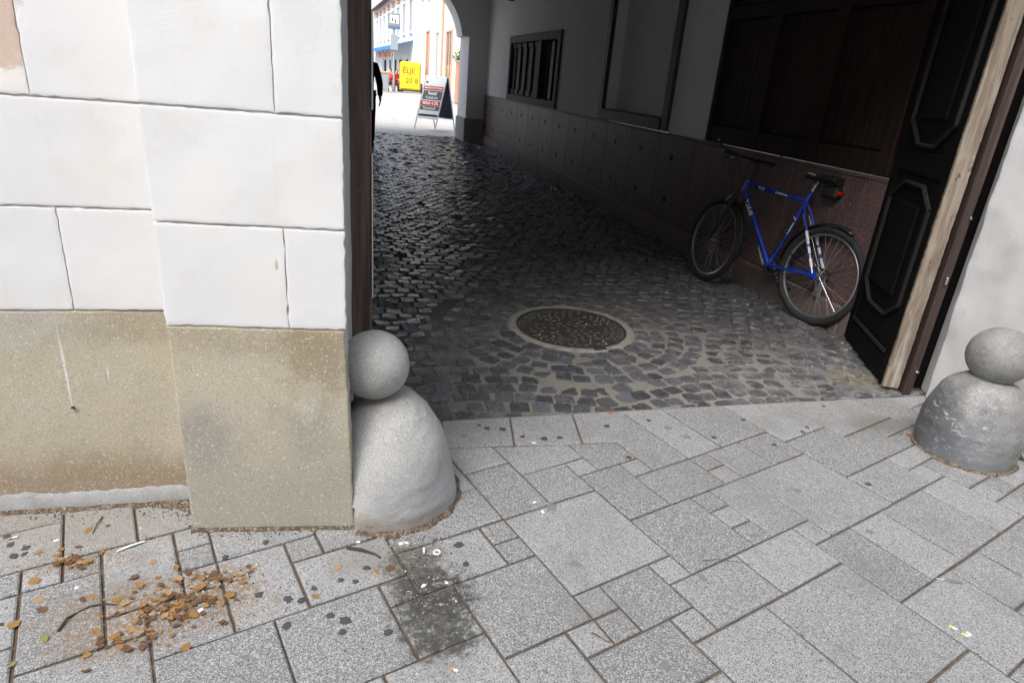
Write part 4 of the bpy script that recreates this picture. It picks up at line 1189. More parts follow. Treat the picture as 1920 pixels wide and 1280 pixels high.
# brakes, mudguards, pump, bottle holder, kickstand-free
m = MB()
for s in (1, -1): m.tube([(.20, .03*s, .62), (.255, .032*s, .70)], [.008, .006], 8, fr=BF)
m.tube([(.252, .032, .70), (.252, -.032, .70)], .004, 6, fr=BF); m.build('rear_brake', G['chrome'], bike, smooth=True)
def guard(hub, T, a0, a1, R, w, name):
    c = Vector(hub); vs = []; fs = []; n = 16
    for i in range(n+1):
        a = a0 + (a1-a0)*i/n
        for y, dz in ((-w, -.012), (-w*.5, 0), (w*.5, 0), (w, -.012)):
            vs.append(T(c + Vector((math.cos(a)*(R+dz), y, math.sin(a)*(R+dz)))))
    o = len(vs); 
    for i in range(n):
        for k in range(3): fs.append((i*4+k, i*4+k+1, i*4+5+k, i*4+4+k))
    m = MB(); m.add(vs, fs); ob = m.build(name, G['blackplastic'], bike, smooth=True)
    sm = ob.modifiers.new('thick', 'SOLIDIFY'); sm.thickness = .003
guard(rear, BF, .1, 2.0, WRAD+.022, .026, 'rear_mudguard')
guard(fhub0, SF, 1.9, 3.35, WRAD+.022, .026, 'front_mudguard')
m = MB(); m.tube([(.33, .02, .66), (.405, .03, .40)], .014, 10, fr=BF); m.build('pump', G['blackplastic'], bike, smooth=True)
m = MB(); m.ring(BF((.21, .04, .50)), bd, bu, .085, .006, 24, 6, a0=2.4, a1=5.2); m.build('cable_lock', G['blackplastic'], bike, smooth=True)
A = Vector(HB) - hd*.025; B = Vector(BBp); dn = (B-A).normalized()
put_text('frame_lettering', 'BULLY', .046, G['white'], BF(A + dn*.155 + Vector((0, .0175, 0))), Vector(BF(A)) - Vector(BF(B)), bl.cross(Vector(BF(B)) - Vector(BF(A))), bike)
A2 = Vector(ST_); d2 = (B-A2).normalized()
put_text('frame_lettering', 'ATTILA', .042, G['white'], BF(A2 + d2*.27 + Vector((0, .0155, 0))), Vector(BF(A2)) - Vector(BF(B)), bl.cross(Vector(BF(B)) - Vector(BF(A2))), bike)
A3 = Vector(HT)+hd*.025; d3 = (Vector(SC_)-A3).normalized()
put_text('frame_lettering', 'A.T.B', .026, G['white'], BF(A3 + d3*.15 + Vector((0, .0155, 0))), Vector(BF(A3)) - Vector(BF(SC_)), bu, bike).rotation_euler.rotate_axis('Z', math.pi)
put_text('frame_lettering', 'Professional', .022, G['white'], BF(A3 + d3*.34 + Vector((0, .0155, 0))), Vector(BF(A3)) - Vector(BF(SC_)), bu, bike).rotation_euler.rotate_axis('Z', math.pi)

# ------------------------------------------------------------------ people
def skin_mesh(name, joints, edges, root, mat, parent, sub=2):
    keys = list(joints); idx = {k: i for i, k in enumerate(keys)}
    pb = parent_base(parent)
    me = bpy.data.meshes.new(name); me.from_pydata([Vector(joints[k][0]) - pb for k in keys], [(idx[a], idx[b]) for a, b in edges], [])
    o = bpy.data.objects.new(name, me); COL.objects.link(o)
    o.modifiers.new('skin', 'SKIN')
    if not me.skin_vertices: me.skin_vertices.new() if hasattr(me.skin_vertices, 'new') else None
    for k in keys:
        sv = me.skin_vertices[0].data[idx[k]]; r = joints[k][1]; sv.radius = (r, r) if not hasattr(r, '__len__') else r
        sv.use_root = (k == root)
    s = o.modifiers.new('sub', 'SUBSURF'); s.levels = sub; s.render_levels = sub
    dg = bpy.context.evaluated_depsgraph_get()
    nm = bpy.data.meshes.new_from_object(o.evaluated_get(dg)); nm.name = name
    bpy.data.objects.remove(o)
    nm.materials.clear(); nm.materials.append(mat)
    nm.polygons.foreach_set('use_smooth', [True]*len(nm.polygons))
    r = bpy.data.objects.new(name, nm); COL.objects.link(r); r.parent = parent
    return r
def person(label, loc, yaw, pose, cloth_top, cloth_bottom, group=None, seated=False):
    t = thing('person', label, 'person', loc, group)
    cy, sy = math.cos(yaw), math.sin(yaw)
    W = lambda p: Vector(loc) + Vector((p[0]*cy - p[1]*sy, p[0]*sy + p[1]*cy, p[2]))     # local: x right, y forward
    hip = .92 if not seated else .50
    J = {'pel': ((0, 0, hip), .115), 'spine': ((0, -.01, hip+.22), .12), 'chest': ((0, 0, hip+.42), (.15, .12)), 'neck': ((0, .01, hip+.56), .055), 'jaw': ((0, .035, hip+.64), .075), 'head': ((0, .03, hip+.73), .092), 'crown': ((0, .015, hip+.79), .07), 'nose': ((0, .13, hip+.685), .016)}
    Ed = [('pel', 'spine'), ('spine', 'chest'), ('chest', 'neck'), ('neck', 'jaw'), ('jaw', 'head'), ('head', 'crown'), ('jaw', 'nose')]
    for s, k in ((1, 'r'), (-1, 'l')):
        sh, el, wr = pose['arm_'+k]; kn, an = pose['leg_'+k]
        J['sh'+k] = ((.17*s, 0, hip+.48), .062); J['el'+k] = (sh if False else el, .042); J['wr'+k] = (wr, .030)
        Ed += [('chest', 'sh'+k), ('sh'+k, 'el'+k), ('el'+k, 'wr'+k)]
        d = (Vector(wr)-Vector(el)).normalized(); pal = Vector(wr) + d*.05; J['pa'+k] = (pal, (.018, .036)); Ed.append(('wr'+k, 'pa'+k))
        for f, (off, ln) in enumerate(((-.03, .07), (-.01, .085), (.01, .08), (.03, .065))):
            a = pal + d*.045 + Vector((0, off, 0)); b = a + d*ln*.5 + Vector((-.008*s, 0, 0)); c = b + d*ln*.45 + Vector((-.018*s, 0, 0))
            for q, pt, rd in (('a', a, .0095), ('b', b, .009), ('c', c, .0075)): J[f'f{f}{q}{k}'] = (pt, rd)
            Ed += [('pa'+k, f'f{f}a{k}'), (f'f{f}a{k}', f'f{f}b{k}'), (f'f{f}b{k}', f'f{f}c{k}')]
        a = pal + Vector((0, .04, 0)) + d*.01; b = a + d*.035 + Vector((0, .012, 0)); J['t1'+k] = (a, .011); J['t2'+k] = (b, .009); Ed += [('pa'+k, 't1'+k), ('t1'+k, 't2'+k)]
        J['hp'+k] = ((.085*s, 0, hip-.03), .085); J['kn'+k] = (kn, .058); J['an'+k] = (an, .04); J['to'+k] = (Vector(an) + Vector((0, .15, -.045)), .032)
        Ed += [('pel', 'hp'+k), ('hp'+k, 'kn'+k), ('kn'+k, 'an'+k), ('an'+k, 'to'+k)]
    JW = {k: (W(v[0]), v[1]) for k, v in J.items()}
    skin_mesh('body', JW, Ed, 'pel', G['skin'], t)
    tk = ['pel', 'spine', 'chest', 'neck', 'shr', 'elr', 'wrr', 'shl', 'ell', 'wrl']
    grow = lambda k, g: (JW[k][0], tuple(x+g for x in JW[k][1]) if hasattr(JW[k][1], '__len__') else JW[k][1]+g)
    jk = {k: grow(k, .022) for k in tk}; jk['pel'] = (W((0, 0, hip-.08)), .15)
    skin_mesh('jacket', jk, [('pel', 'spine'), ('spine', 'chest'), ('chest', 'neck'), ('chest', 'shr'), ('shr', 'elr'), ('elr', 'wrr'), ('chest', 'shl'), ('shl', 'ell'), ('ell', 'wrl')], 'pel', cloth_top, t)
    tr = {k: grow(k, .02) for k in ('pel', 'hpr', 'knr', 'anr', 'hpl', 'knl', 'anl')}
    skin_mesh('trousers', tr, [('pel', 'hpr'), ('hpr', 'knr'), ('knr', 'anr'), ('pel', 'hpl'), ('hpl', 'knl'), ('knl', 'anl')], 'pel', cloth_bottom, t)
    for k in 'rl':
        a = Vector(J['an'+k][0]); m = MB(); m.box(-.045, .045, -.08, .19, -.085, .0, b=.025, fr=lambda p, a=a: W(a + Vector(p))); m.build('shoe', G['blackplastic'], t)
    m = MB(); c = Vector(J['head'][0]); vs = []; fs = []
    for i in range(9):
        a = -.35 + (math.pi/2+.35)*i/8
        for k in range(16):
            b = 2*math.pi*k/16; fwd = math.sin(b)
            aa = max(a, .55) if fwd > .35 else a
            vs.append(W(c + Vector((.100*math.cos(aa)*math.cos(b), -.012 + .112*math.cos(aa)*math.sin(b), .015 + .112*math.sin(aa)))))
    for i in range(8):
        for k in range(16): fs.append((i*16+k, i*16+(k+1) % 16, (i+1)*16+(k+1) % 16, (i+1)*16+k))
    m.add(vs, fs); m.build('hair', G['hair'], t, smooth='full')
    m = MB()
    for s in (1, -1):
        m.lathe([(.001, -.009), (.010, 0), (.001, .009)], W(c + Vector((.034*s, .088, -.01))), 8)
    m.build('eyes', G['void'], t, smooth=True)
    return t
person('person in black coat with arm hanging, half hidden behind the gate post', (-.195, 13.0, 0), 0.12,
       {'arm_r': ((.17, 0, 1.4), (.245, .02, 1.13), (.255, .06, .89)), 'arm_l': ((-.17, 0, 1.4), (-.24, -.04, 1.13), (-.25, -.02, .89)), 'leg_r': ((.10, .10, .50), (.10, .06, .085)), 'leg_l': ((-.09, .02, .50), (-.09, -.22, .12))}, G['darkcloth'], G['darkjeans'])

# ------------------------------------------------------------------ board on the street beyond the arch
ab = thing('sandwich_board', 'aluminium sandwich board with red and slate bands beyond the arch', 'sign', (1.45, 17.8, 0))
fx = Vector((.50, -.24, 0)); fl = fx.length; fx.normalize()
fl = .56
back_d = Vector((.62, .75, 0)).normalized()
apex = Vector((1.22, 17.86, 1.30)); foot = Vector((.93, 17.62, 0)); foot_b = Vector((1.52, 18.35, 0))
nrm_in = Vector((fx.y, -fx.x, 0))
def board_side(ft, ap, mat_panel, name, content):
    up = (ap - ft); H = up.length; up.normalize(); n = fx.cross(up).normalized()
    F = frame(ft, fx, n, up)
    m = MB()
    for x in (0, fl): m.tube([F((x, 0, 0)), F((x, 0, H))], .016, 8)
    for z in (.30, H-.02): m.tube([F((0, 0, z)), F((fl, 0, z))], .014, 8)
    m.build('frame', G['alu_frame'], ab, smooth=True)
    m = MB(); m.box(.012, fl-.012, -.006, .006, .31, H-.03, fr=F); m.build(name, mat_panel, ab)
    return F, H, n, up
F1, H1, n1, up1 = board_side(foot, apex, G['lightprint'], 'poster', True)
board_side(foot_b, apex + Vector((.03, .03, 0)), G['navy'], 'back_panel', False)
sgn = -1 if n1.y > 0 else 1
def band(z0, z1, mat, x0=.02, x1=None):
    m = MB(); m.box(x0, (x1 or fl-.02), .0065*sgn, .0095*sgn, z0, z1, fr=F1); m.build('printed_band', mat, ab)
band(1.0, 1.10, G['redprint']); band(.76, .985, G['slate'], .03); band(.61, .735, G['redprint'], .015); band(.50, .60, G['slate'], .03); band(.345, .40, G['navy'], .03)
m = MB(); m.lathe([(.03, -.001), (.03, .002)], (0, 0, 0), 14, fr=lambda p: F1((.075 + p[0], (.008 + abs(p[2]))*sgn, 1.19 + p[1]))); m.build('logo', G['slate'], ab)
for body, size, z, mat in (('MEGNYITOTTUNK', .055, 1.05, G['white']), ('Retail', .10, .92, G['white']), ('Kollekció', .085, .815, G['lightprint']), ('MINI 4.2%', .10, .672, G['white']), ('Permetező', .075, .55, G['white'])):
    put_text('lettering', body, size, mat, F1((fl/2, .0105*sgn, z)), fx, up1, ab)

# ------------------------------------------------------------------ houses beyond the arch
def house(name, label, p0, p1, h, depth, wallmat, wins, roof=None):
    p0 = Vector((*p0, 0)); p1 = Vector((*p1, 0)); d = (p1-p0); L = d.length; d.normalize(); n = Vector((-d.y, d.x, 0))
    if n.x > 0: n = -n                  # face looks left, towards the street
    F = frame(p0, d, n)
    t = thing(name, label, 'building', p0)
    m = MB(); m.box(0, L, -depth, 0, 0, h, fr=F); m.build('wall', wallmat, t)
    for (s, w, z0, z1, fm) in wins:
        m = MB()
        for a in ((s, s+.09, z0, z1), (s+w-.09, s+w, z0, z1), (s+.09, s+w-.09, z1-.09, z1), (s+.09, s+w-.09, z0, z0+.09)): m.box(a[0], a[1], .003, .08, a[2], a[3], fr=F)
        m.box(s+w/2-.03, s+w/2+.03, .003, .05, z0+.09, z1-.09, fr=F)
        o = m.build('window', fm, t)
        m = MB(); m.box(s+.09, s+w-.09, .004, .02, z0+.09, z1-.09, fr=F); m.build('pane', G['glass'], o)
        m = MB(); m.box(s-.05, s+w+.05, .003, .16, z0-.1, z0-.005, fr=F); m.build('sill', G['trim_grey'], o)
    if roof:
        m = MB(); m.add([F((-.3, .5, h-.05)), F((L+.3, .5, h-.05)), F((L+.3, -depth, h+depth*.6)), F((-.3, -depth, h+depth*.6)), F((-.3, .5, h-.2)), F((L+.3, .5, h-.2)), F((L+.3, -depth, h+depth*.6-.2)), F((-.3, -depth, h+depth*.6-.2))], [(0, 1, 2, 3), (4, 7, 6, 5), (0, 4, 5, 1), (1, 5, 6, 2), (2, 6, 7, 3), (3, 7, 4, 0)]); r = m.build('roof', G['tile'], t)
        m = MB(); m.tube([F((-.3, .58, h-.12)), F((L+.3, .58, h-.12))], .09, 8); m.build('gutter', G['iron'], r, smooth=True)
    return t, F, L
hw, HF, HL = house('white_house', 'white house with tall windows, red tiled eaves and blue awning', (2.85, 52), (-.4, 89), 7.4, 6, G['wall_white'],
    [(2.6+i*4.1, 1.7, 4.0, 6.3, G['trim_grey']) for i in range(8)] + [(5.0, .9, .2, 2.1, G['iron']), (9.0, 1.4, .3, 2.1, G['iron']), (13, 1.4, .3, 2.1, G['iron']), (17, 1.4, .3, 2.1, G['iron']), (22, 1.6, .3, 2.1, G['iron'])], True)
for i in range(8):
    m = MB(); m.box(2.5+i*4.1, 4.2+i*4.1, .003, .12, 6.55, 6.68, fr=HF)
    m.build('cornice', G['trim_pink'], hw)
    for k in range(3):
        m = MB(); m.box(2.75+i*4.1+k*.5, 2.95+i*4.1+k*.5, .003, .14, 6.75, 7.0, fr=HF); m.build('corbel', G['trim_pink'], hw)
m = MB(); m.box(.15, .65, .003, .12, 0, 7.1, fr=HF); m.build('corner_strip', G['trim_blue'], hw)
hc, CF_, CL = house('cream_house', 'cream house with narrow salmon framed windows on the street beyond', (4.6, 27.0), (2.85, 51.8), 9.6, 6, G['wall_cream'],
    [(18.6, 1.4, .3, 3.8, G['trim_pink']), (14.6, 1.2, .3, 3.6, G['trim_grey']), (10.2, 1.9, .2, 3.5, G['trim_pink']), (5.5, 1.4, .3, 3.3, G['trim_pink']), (18.8, 1.1, 5.7, 6.5, G['trim_pink']), (14.8, .8, 5.5, 6.2, G['trim_grey']), (22, 1.0, 5.9, 6.9, G['trim_pink']), (9.5, 1.2, 5.2, 6.2, G['trim_pink'])], True)
m = MB(); m.tube([CF_((13.4, .08, 0)), CF_((13.4, .08, 9.5))], .06, 8); m.build('downpipe', G['trim_pink'], hc, smooth=True)
m = MB(); m.box(0, CL, .003, .06, 0, .5, fr=CF_); m.build('base_course', G['trim_grey'], hc)
aw = thing('awning', 'blue shop awning on poles along the white house', 'awning', HF((10, 1, 2.3)))
m = MB(); a0, a1 = 2.2, 34
m.add([HF((a0, .01, 3.45)), HF((a1, .01, 3.45)), HF((a1, 1.7, 2.95)), HF((a0, 1.7, 2.95)), HF((a0, .01, 3.40)), HF((a1, .01, 3.40)), HF((a1, 1.7, 2.9)), HF((a0, 1.7, 2.9))], [(0, 1, 2, 3), (4, 7, 6, 5), (0, 4, 5, 1), (1, 5, 6, 2), (2, 6, 7, 3), (3, 7, 4, 0)])
m.build('canopy', G['awning'], aw)
m = MB()
for i in range(80):
    s = a0 + (a1-a0)*i/80; m.box(s, s+(a1-a0)/80-.02, 1.69, 1.71, 2.70 + .03*(i % 2), 2.92, fr=HF)
m.build('valance', G['awning'], aw)
for s in (2.4, 9, 16, 23, 30):
    m = MB(); m.tube([HF((s, 1.6, 0)), HF((s, 1.6, 2.95))], .04, 8); m.build('pole', G['lampgrey'], aw, smooth=True)
for i, s in enumerate((3.2, 5.6, 8.0, 10.6, 13.4)):
    t = thing('hanging_basket', ('hanging flower basket nearest the blue corner strip', 'second hanging flower basket under the blue awning', 'third hanging flower basket under the blue awning', 'fourth hanging flower basket under the blue awning', 'farthest hanging flower basket under the blue awning')[i], 'flower basket', HF((s, 1.5, 2.35)), 'baskets hanging under the awning')
    m = MB(); m.lathe([(.06, -.14), (.15, -.05), (.17, .02)], HF((s, 1.5, 2.35)), 12); m.build('pot', G['terracotta'], t, smooth=True)
    m = MB(); r = random.Random(i)
    for _ in range(60):
        d = Vector((r.gauss(0, 1), r.gauss(0, 1), r.gauss(0, .7))).normalized()*r.uniform(.1, .28); c = Vector(HF((s, 1.5, 2.4))) + d; q = Vector((r.gauss(0, 1), r.gauss(0, 1), r.gauss(0, 1))).normalized()*.05; e = q.orthogonal().normalized()*.035
        m.add([c-q, c+e, c+q, c-e], [(0, 1, 2, 3)])
    m.build('flowers', G['leafgreen'] if i % 2 else G['redcloth'], t)
    m = MB(); m.tube([HF((s, 1.5, 2.45)), HF((s, 1.5, 2.95))], .006, 5); m.build('cord', G['iron'], t)
# lamp post with square sign
lp = thing('sign_post', 'tall grey post carrying a square sign in the street beyond', 'sign post', (1.03, 45.2, 0))
m = MB(); m.tube([(1.03, 45.2, 0), (1.03, 45.2, .6), (1.03, 45.2, .65), (1.03, 45.2, 4.5)], [.10, .10, .06, .055], 10); m.build('post', G['lampgrey'], lp, smooth=True)
m = MB(); m.box(.66, 1.40, 45.08, 45.13, 3.62, 4.50, b=.01); m.build('sign_plate', G['lampgrey'], lp)
m = MB(); m.box(.76, 1.30, 45.068, 45.078, 3.95, 4.40); m.build('sign_field', G['white'], lp)
m = MB(); m.box(.70, 1.36, 45.068, 45.078, 3.64, 3.80); m.build('sign_strip', G['signblue'], lp)
m = MB()
for c in ((.92, 4.26), (1.10, 4.2)):
    m.lathe([(.001, -.04), (.04, 0), (.001, .04)], (c[0], 45.062, c[1]), 8); m.box(c[0]-.05, c[0]+.05, 45.055, 45.066, c[1]-.22, c[1]-.05)
m.build('pictogram', G['slate'], lp)
m = MB(); m.box(.80, 1.26, 45.08, 45.12, 2.45, 3.3); m.build('lower_plate', G['greyplastic'], lp)
# yellow box cart
yc = thing('advertising_cart', 'bright yellow upright advertising cart with wheels in the street beyond', 'cart', (2.1, 46, 0))
m = MB(); m.box(1.42, 2.78, 45.7, 46.5, .12, 1.85, b=.12); m.build('box', G['yellow'], yc)
m = MB(); m.box(1.52, 2.68, 45.685, 45.698, .25, 1.70, b=.006); m.build('front_panel', G['yellow'], yc)
m = MB(); m.box(1.40, 2.80, 45.75, 46.45, .06, .14, b=.02); m.build('chassis', G['blackplastic'], yc)
for x in (1.36, 2.84):
    m = MB(); m.ring((x, 46.1, .30), (0, 1, 0), (0, 0, 1), .24, .06, 24, 8); m.lathe([(.05, -.03), (.05, .03)], (x, 46.1, .30), 10); m.build('wheel', G['rubber'], yc, smooth=True)
put_text('lettering', 'ÉLJE', .46, G['ochre'], (2.0, 45.68, 1.30), (1, 0, 0), (0, 0, 1), yc)
put_text('lettering', '20 8', .46, G['ochre'], (2.2, 45.68, .70), (1, 0, 0), (0, 0, 1), yc)
# grey wheelie bin
wb = thing('wheelie_bin', 'grey wheelie bin with orange lid beside the sign post', 'bin', (.42, 44, 0))
m = MB(); c = Vector((.42, 44, 0))
def bin_fr(p): k = .82 + .18*p[2]/1.05; return c + Vector((p[0]*k, p[1]*k, p[2]))
m.box(-.30, .30, -.34, .34, .08, 1.05, b=.03, fr=bin_fr); m.build('body', G['greyplastic'], wb)
m = MB(); m.box(-.32, .32, -.38, .36, 1.06, 1.16, b=.03, fr=bin_fr); m.build('lid', G['orangeplastic'], wb)
for x in (-.27, .27):
    m = MB(); m.ring((c.x+x, c.y+.25, .1), (0, 1, 0), (0, 0, 1), .075, .025, 16, 6); m.build('wheel', G['rubber'], wb, smooth=True)
# two people in red, sitting at the cafe
for i, (x, y, yw, lab) in enumerate(((.86, 46.4, 2.0, 'person in red top sitting by the grey bin'), (1.24, 46.8, -2.6, 'person in red top sitting beside the yellow cart'))):
    person(lab, (x, y, 0), yw, {'arm_r': ((.17, 0, .98), (.22, .12, .75), (.16, .32, .72)), 'arm_l': ((-.17, 0, .98), (-.22, .12, .75), (-.16, .32, .72)), 'leg_r': ((.11, .42, .50), (.11, .44, .09)), 'leg_l': ((-.11, .42, .50), (-.11, .46, .09))}, G['redcloth'], G['redcloth'] if i else G['darkjeans'], 'cafe guests in red', True)
    ch = thing('cafe_chair', ('red cafe chair under the guest by the grey bin', 'red cafe chair under the guest beside the yellow cart')[i], 'chair', (x, y, 0), 'red cafe chairs')
    cyw, syw = math.cos(yw), math.sin(yw)
    CFR = frame((x, y, 0), (cyw, syw, 0), (-syw, cyw, 0))
    m = MB(); m.box(-.22, .22, -.2, .24, .375, .405, b=.01, fr=CFR); m.build('seat', G['redcloth'], ch)
    m = MB(); m.box(-.21, .21, -.25, -.22, .45, .85, b=.01, fr=CFR); m.build('backrest', G['redcloth'], ch)
    for sx in (-.2, .2):
        for sy_ in (-.21, .21):
            m = MB(); m.tube([(sx, sy_, 0), (sx, sy_, .38 if sy_ > 0 else .8)], .012, 6, fr=CFR); m.build('leg', G['redcloth'], ch)
# planter by the cream house
pl = thing('planter', 'tall terracotta planter with green bush before the cream house', 'planter', (4.0, 34.6, 0))
m = MB(); m.box(-.2, .2, -.2, .2, 0, 1.95, b=.03, fr=frame((4.0, 34.6, 0), (1, 0, 0), (0, 1, 0))); m.build('box', G['terracotta'], pl)
m = MB(); r = random.Random(77)
for _ in range(260):
    d = Vector((r.gauss(0, 1), r.gauss(0, 1), r.gauss(0, .8))).normalized()*r.uniform(.1, .42); c2 = Vector((4.0, 34.6, 2.15)) + d; q = Vector((r.gauss(0, 1), r.gauss(0, 1), r.gauss(0, 1))).normalized()*.06; e = q.orthogonal().normalized()*.035
    m.add([c2-q, c2+e, c2+q, c2-e], [(0, 1, 2, 3)])
m.build('foliage', G['leafgreen'], pl)

# ------------------------------------------------------------------ litter on the pavement
GUM = [(-0.031, 1.599), (-0.176, 1.53), (-0.104, 1.556), (-0.062, 1.545), (-0.245, 1.496), (-0.211, 1.487), (-0.237, 1.398), (0.03, 1.346), (-0.327, 1.522), (-0.34, 1.748), (-0.45, 1.69), (-0.125, 1.422), (-0.09, 1.36), (-0.084, 1.399), (0.26, 1.678), (0.272, 1.588), (0.621, 1.553), (0.614, 1.848), (0.436, 2.443), (0.47, 2.415), (0.531, 2.404), (0.36, 2.36), (0.611, 2.337), (0.699, 2.316), (0.768, 2.319), (1.014, 2.407), (1.019, 2.15), (1.23, 2.448), (1.294, 2.378), (1.347, 2.294), (1.474, 2.283), (1.702, 2.43), (1.728, 2.206), (1.986, 2.345), (1.935, 2.304), (1.621, 1.871), (1.301, 1.627), (1.009, 1.451), (0.747, 1.148), (1.957, 1.887), (1.742, 1.607), (2.216, 2.546), (-1.074, 1.804), (-1.041, 1.751), (-1.025, 1.785), (-1.017, 1.758), (-1.1, 1.844)]
LIGHT = {16, 17, 21, 35, 36, 37, 38, 40, 28, 29}
rg = random.Random(31)
gm = []
for k in range(5):
    m = MB(); n = 11; P = []
    for i in range(n):
        a = 2*math.pi*i/n; r0 = 1 + .7*mnoise.noise(Vector((math.cos(a)*1.3+k*5, math.sin(a)*1.3, k)))
        P.append((math.cos(a)*r0, math.sin(a)*r0))
    m.add([(x, y, -.1) for x, y in P] + [(x*.8, y*.8, .12) for x, y in P] + [(0, 0, .16)], [(i, (i+1) % n, n+(i+1) % n, n+i) for i in range(n)] + [(n+i, n+(i+1) % n, 2*n) for i in range(n)])
    for mk in ('gum', 'gumlight'):
        o = m.build('chewing_gum', G[mk], smooth=True); gm.append(o.data); bpy.data.objects.remove(o)
for i, (x, y) in enumerate(GUM):
    lt = i in LIGHT; me = gm[rg.randrange(5)*2 + (1 if lt else 0)]
    s = rg.uniform(.009, .0145) if not lt else rg.uniform(.013, .018)
    o = place('chewing_gum', me, (x, y, .0015), rg.uniform(0, 6), scale=(s*rg.uniform(.85, 1.2), s, .012))
    if y > 2.1: tag(o, 'small dark gum spot trodden into the slabs near the setts', 'gum', 'gum spots by the threshold')
    elif x > .55: tag(o, 'grey gum spot on the open pavement to the right', 'gum', 'gum spots on the open pavement')
    elif x < -.9: tag(o, 'dark lump on the slabs at far left below the wall', 'gum', 'dark lumps below the left wall')
    else: tag(o, 'black gum spot on the slabs in front of pilaster', 'gum', 'gum spots before the pilaster')
LEAF = [(-0.882, 1.852), (-0.832, 1.87), (-0.88, 1.775), (-0.924, 1.769), (-0.981, 1.758), (-0.926, 1.743), (-0.806, 1.745), (-0.866, 1.711), (-0.829, 1.708), (-0.882, 1.7), (-0.942, 1.637), (-0.896, 1.564), (-0.874, 1.524), (-0.769, 1.556), (-0.784, 1.552), (-0.699, 1.542), (-0.671, 1.52), (-0.683, 1.625), (-0.65, 1.687), (-0.618, 1.618), (-0.656, 1.586), (-0.601, 1.586), (-0.578, 1.654), (-0.541, 1.632), (-0.495, 1.599), (-0.468, 1.615), (-0.559, 1.606), (-0.56, 1.547), (-0.535, 1.533), (-0.582, 1.544), (-0.598, 1.512), (-0.485, 1.562), (-0.461, 1.517), (-0.419, 1.493), (-0.405, 1.522), (-0.62, 1.48), (-0.589, 1.463), (-0.564, 1.492), (-0.512, 1.481), (-0.485, 1.462), (-0.524, 1.456), (-0.405, 1.424), (-0.475, 1.419), (-0.63, 1.43), (-0.826, 1.423), (-0.657, 1.406), (-0.638, 1.377), (-0.706, 1.357), (-0.69, 1.395), (-0.712, 1.432), (-0.477, 1.354), (-0.691, 1.309), (-0.364, 1.626), (-0.382, 1.572), (-0.401, 1.525), (-0.403, 1.424), (-0.115, 1.611), (0.041, 1.592), (-0.171, 1.497), (-0.954, 1.484), (-0.918, 1.48), (-0.866, 1.348), (1.069, 2.528), (0.001, 1.58), (2.517, 2.308), (2.464, 2.258)]
BITS = []
# the pile is thicker than the leaves one can single out
for _ in range(210):
    cx, cy, sx, sy = rg.choice(((-.50, 1.51, .05, .032), (-.50, 1.51, .05, .032), (-.58, 1.50, .06, .03), (-.46, 1.60, .05, .02), (-.86, 1.705, .03, .012), (-.62, 1.40, .05, .025)))
    BITS.append((rg.gauss(cx, sx), rg.gauss(cy, sy)))
LM = {}
for k in range(6):
    for nm in ('ochre', 'brown', 'tan', 'green', 'orange'):
        r = random.Random(k*7+1); m = MB(); n = 8; vs = []; curl = r.uniform(.05, .4); wd = r.uniform(.3, .62)
        for i in range(n):
            t = i/(n-1); w = wd*math.sin(math.pi*min(1, t*.93+.03))**.7*(1+r.uniform(-.4, .35)); x = t-.5
            z = curl*(x*x)*1.2
            vs += [(x + r.uniform(-.05, .05), -w*r.uniform(.6, 1.1), z + curl*w*.5 + r.uniform(-.02, .12)), (x, r.uniform(-.05, .05), z), (x + r.uniform(-.05, .05), w*r.uniform(.6, 1.1), z + curl*w*.5 + r.uniform(-.02, .12))]
        fs = []
        for i in range(n-1):
            for q in range(2): fs.append((i*3+q, i*3+q+1, i*3+4+q, i*3+3+q))
        m.add(vs, fs); m.add([(-.5, 0, curl*.3), (-.75, .02, curl*.5), (-.75, .05, curl*.5), (-.48, .03, curl*.3)], [(0, 1, 2, 3)])
        o = m.build('fallen_leaf', G['leaf_'+nm], smooth=True); LM[(k, nm)] = o.data; bpy.data.objects.remove(o)
for i, (x, y) in enumerate(LEAF):
    pile = abs(x+.53) < .16 and abs(y-1.52) < .12
    nm = rg.choices(['ochre', 'brown', 'tan', 'green'], [.45, .3, .18, .07])[0] if not pile else rg.choices(['ochre', 'brown', 'tan'], [.45, .42, .13])[0]
    if (x, y) in ((1.069, 2.528), (2.517, 2.308), (2.464, 2.258)): nm = 'orange'
    s = rg.uniform(.014, .030) if i < 66 else rg.uniform(.007, .024)
    o = place('fallen_leaf', LM[(rg.randrange(6), nm)], (x, y, .002 + (rg.uniform(0, .006) if pile else 0)), scale=(s, s, s*.3), rot=(rg.gauss(0, .10), rg.gauss(0, .10), rg.uniform(0, 6.28)))
    word = {'ochre': 'ochre', 'brown': 'dark brown', 'tan': 'pale tan', 'green': 'greenish', 'orange': 'bright orange'}[nm]
    if nm == 'orange': tag(o, 'tiny bright orange leaf at the edge of the setts' if x < 2 else 'tiny orange leaf at the foot of scuffed guard post', 'leaf', 'orange leaves')
    elif pile: tag(o, f'{word} dead leaf in the litter pile on the pavers', 'leaf', 'leaves in the litter pile')
    else: tag(o, f'{word} dead leaf lying loose on the pavers below the wall', 'leaf', 'loose dead leaves')
litter = {}
for x, y in BITS:
    nm = rg.choices(['ochre', 'brown', 'tan'], [.42, .46, .12])[0]
    me = LM[(rg.randrange(6), nm)]; s = rg.uniform(.006, .023)
    R = Matrix.Translation((x, y, .002 + rg.uniform(0, .004))) @ Matrix.Rotation(rg.uniform(0, 6.28), 4, 'Z') @ Matrix.Rotation(rg.gauss(0, .1), 4, 'X') @ Matrix.Diagonal((s, s, s*.4, 1))
    litter.setdefault(nm, MB()).add([R @ v.co for v in me.vertices], [tuple(p.vertices) for p in me.polygons])
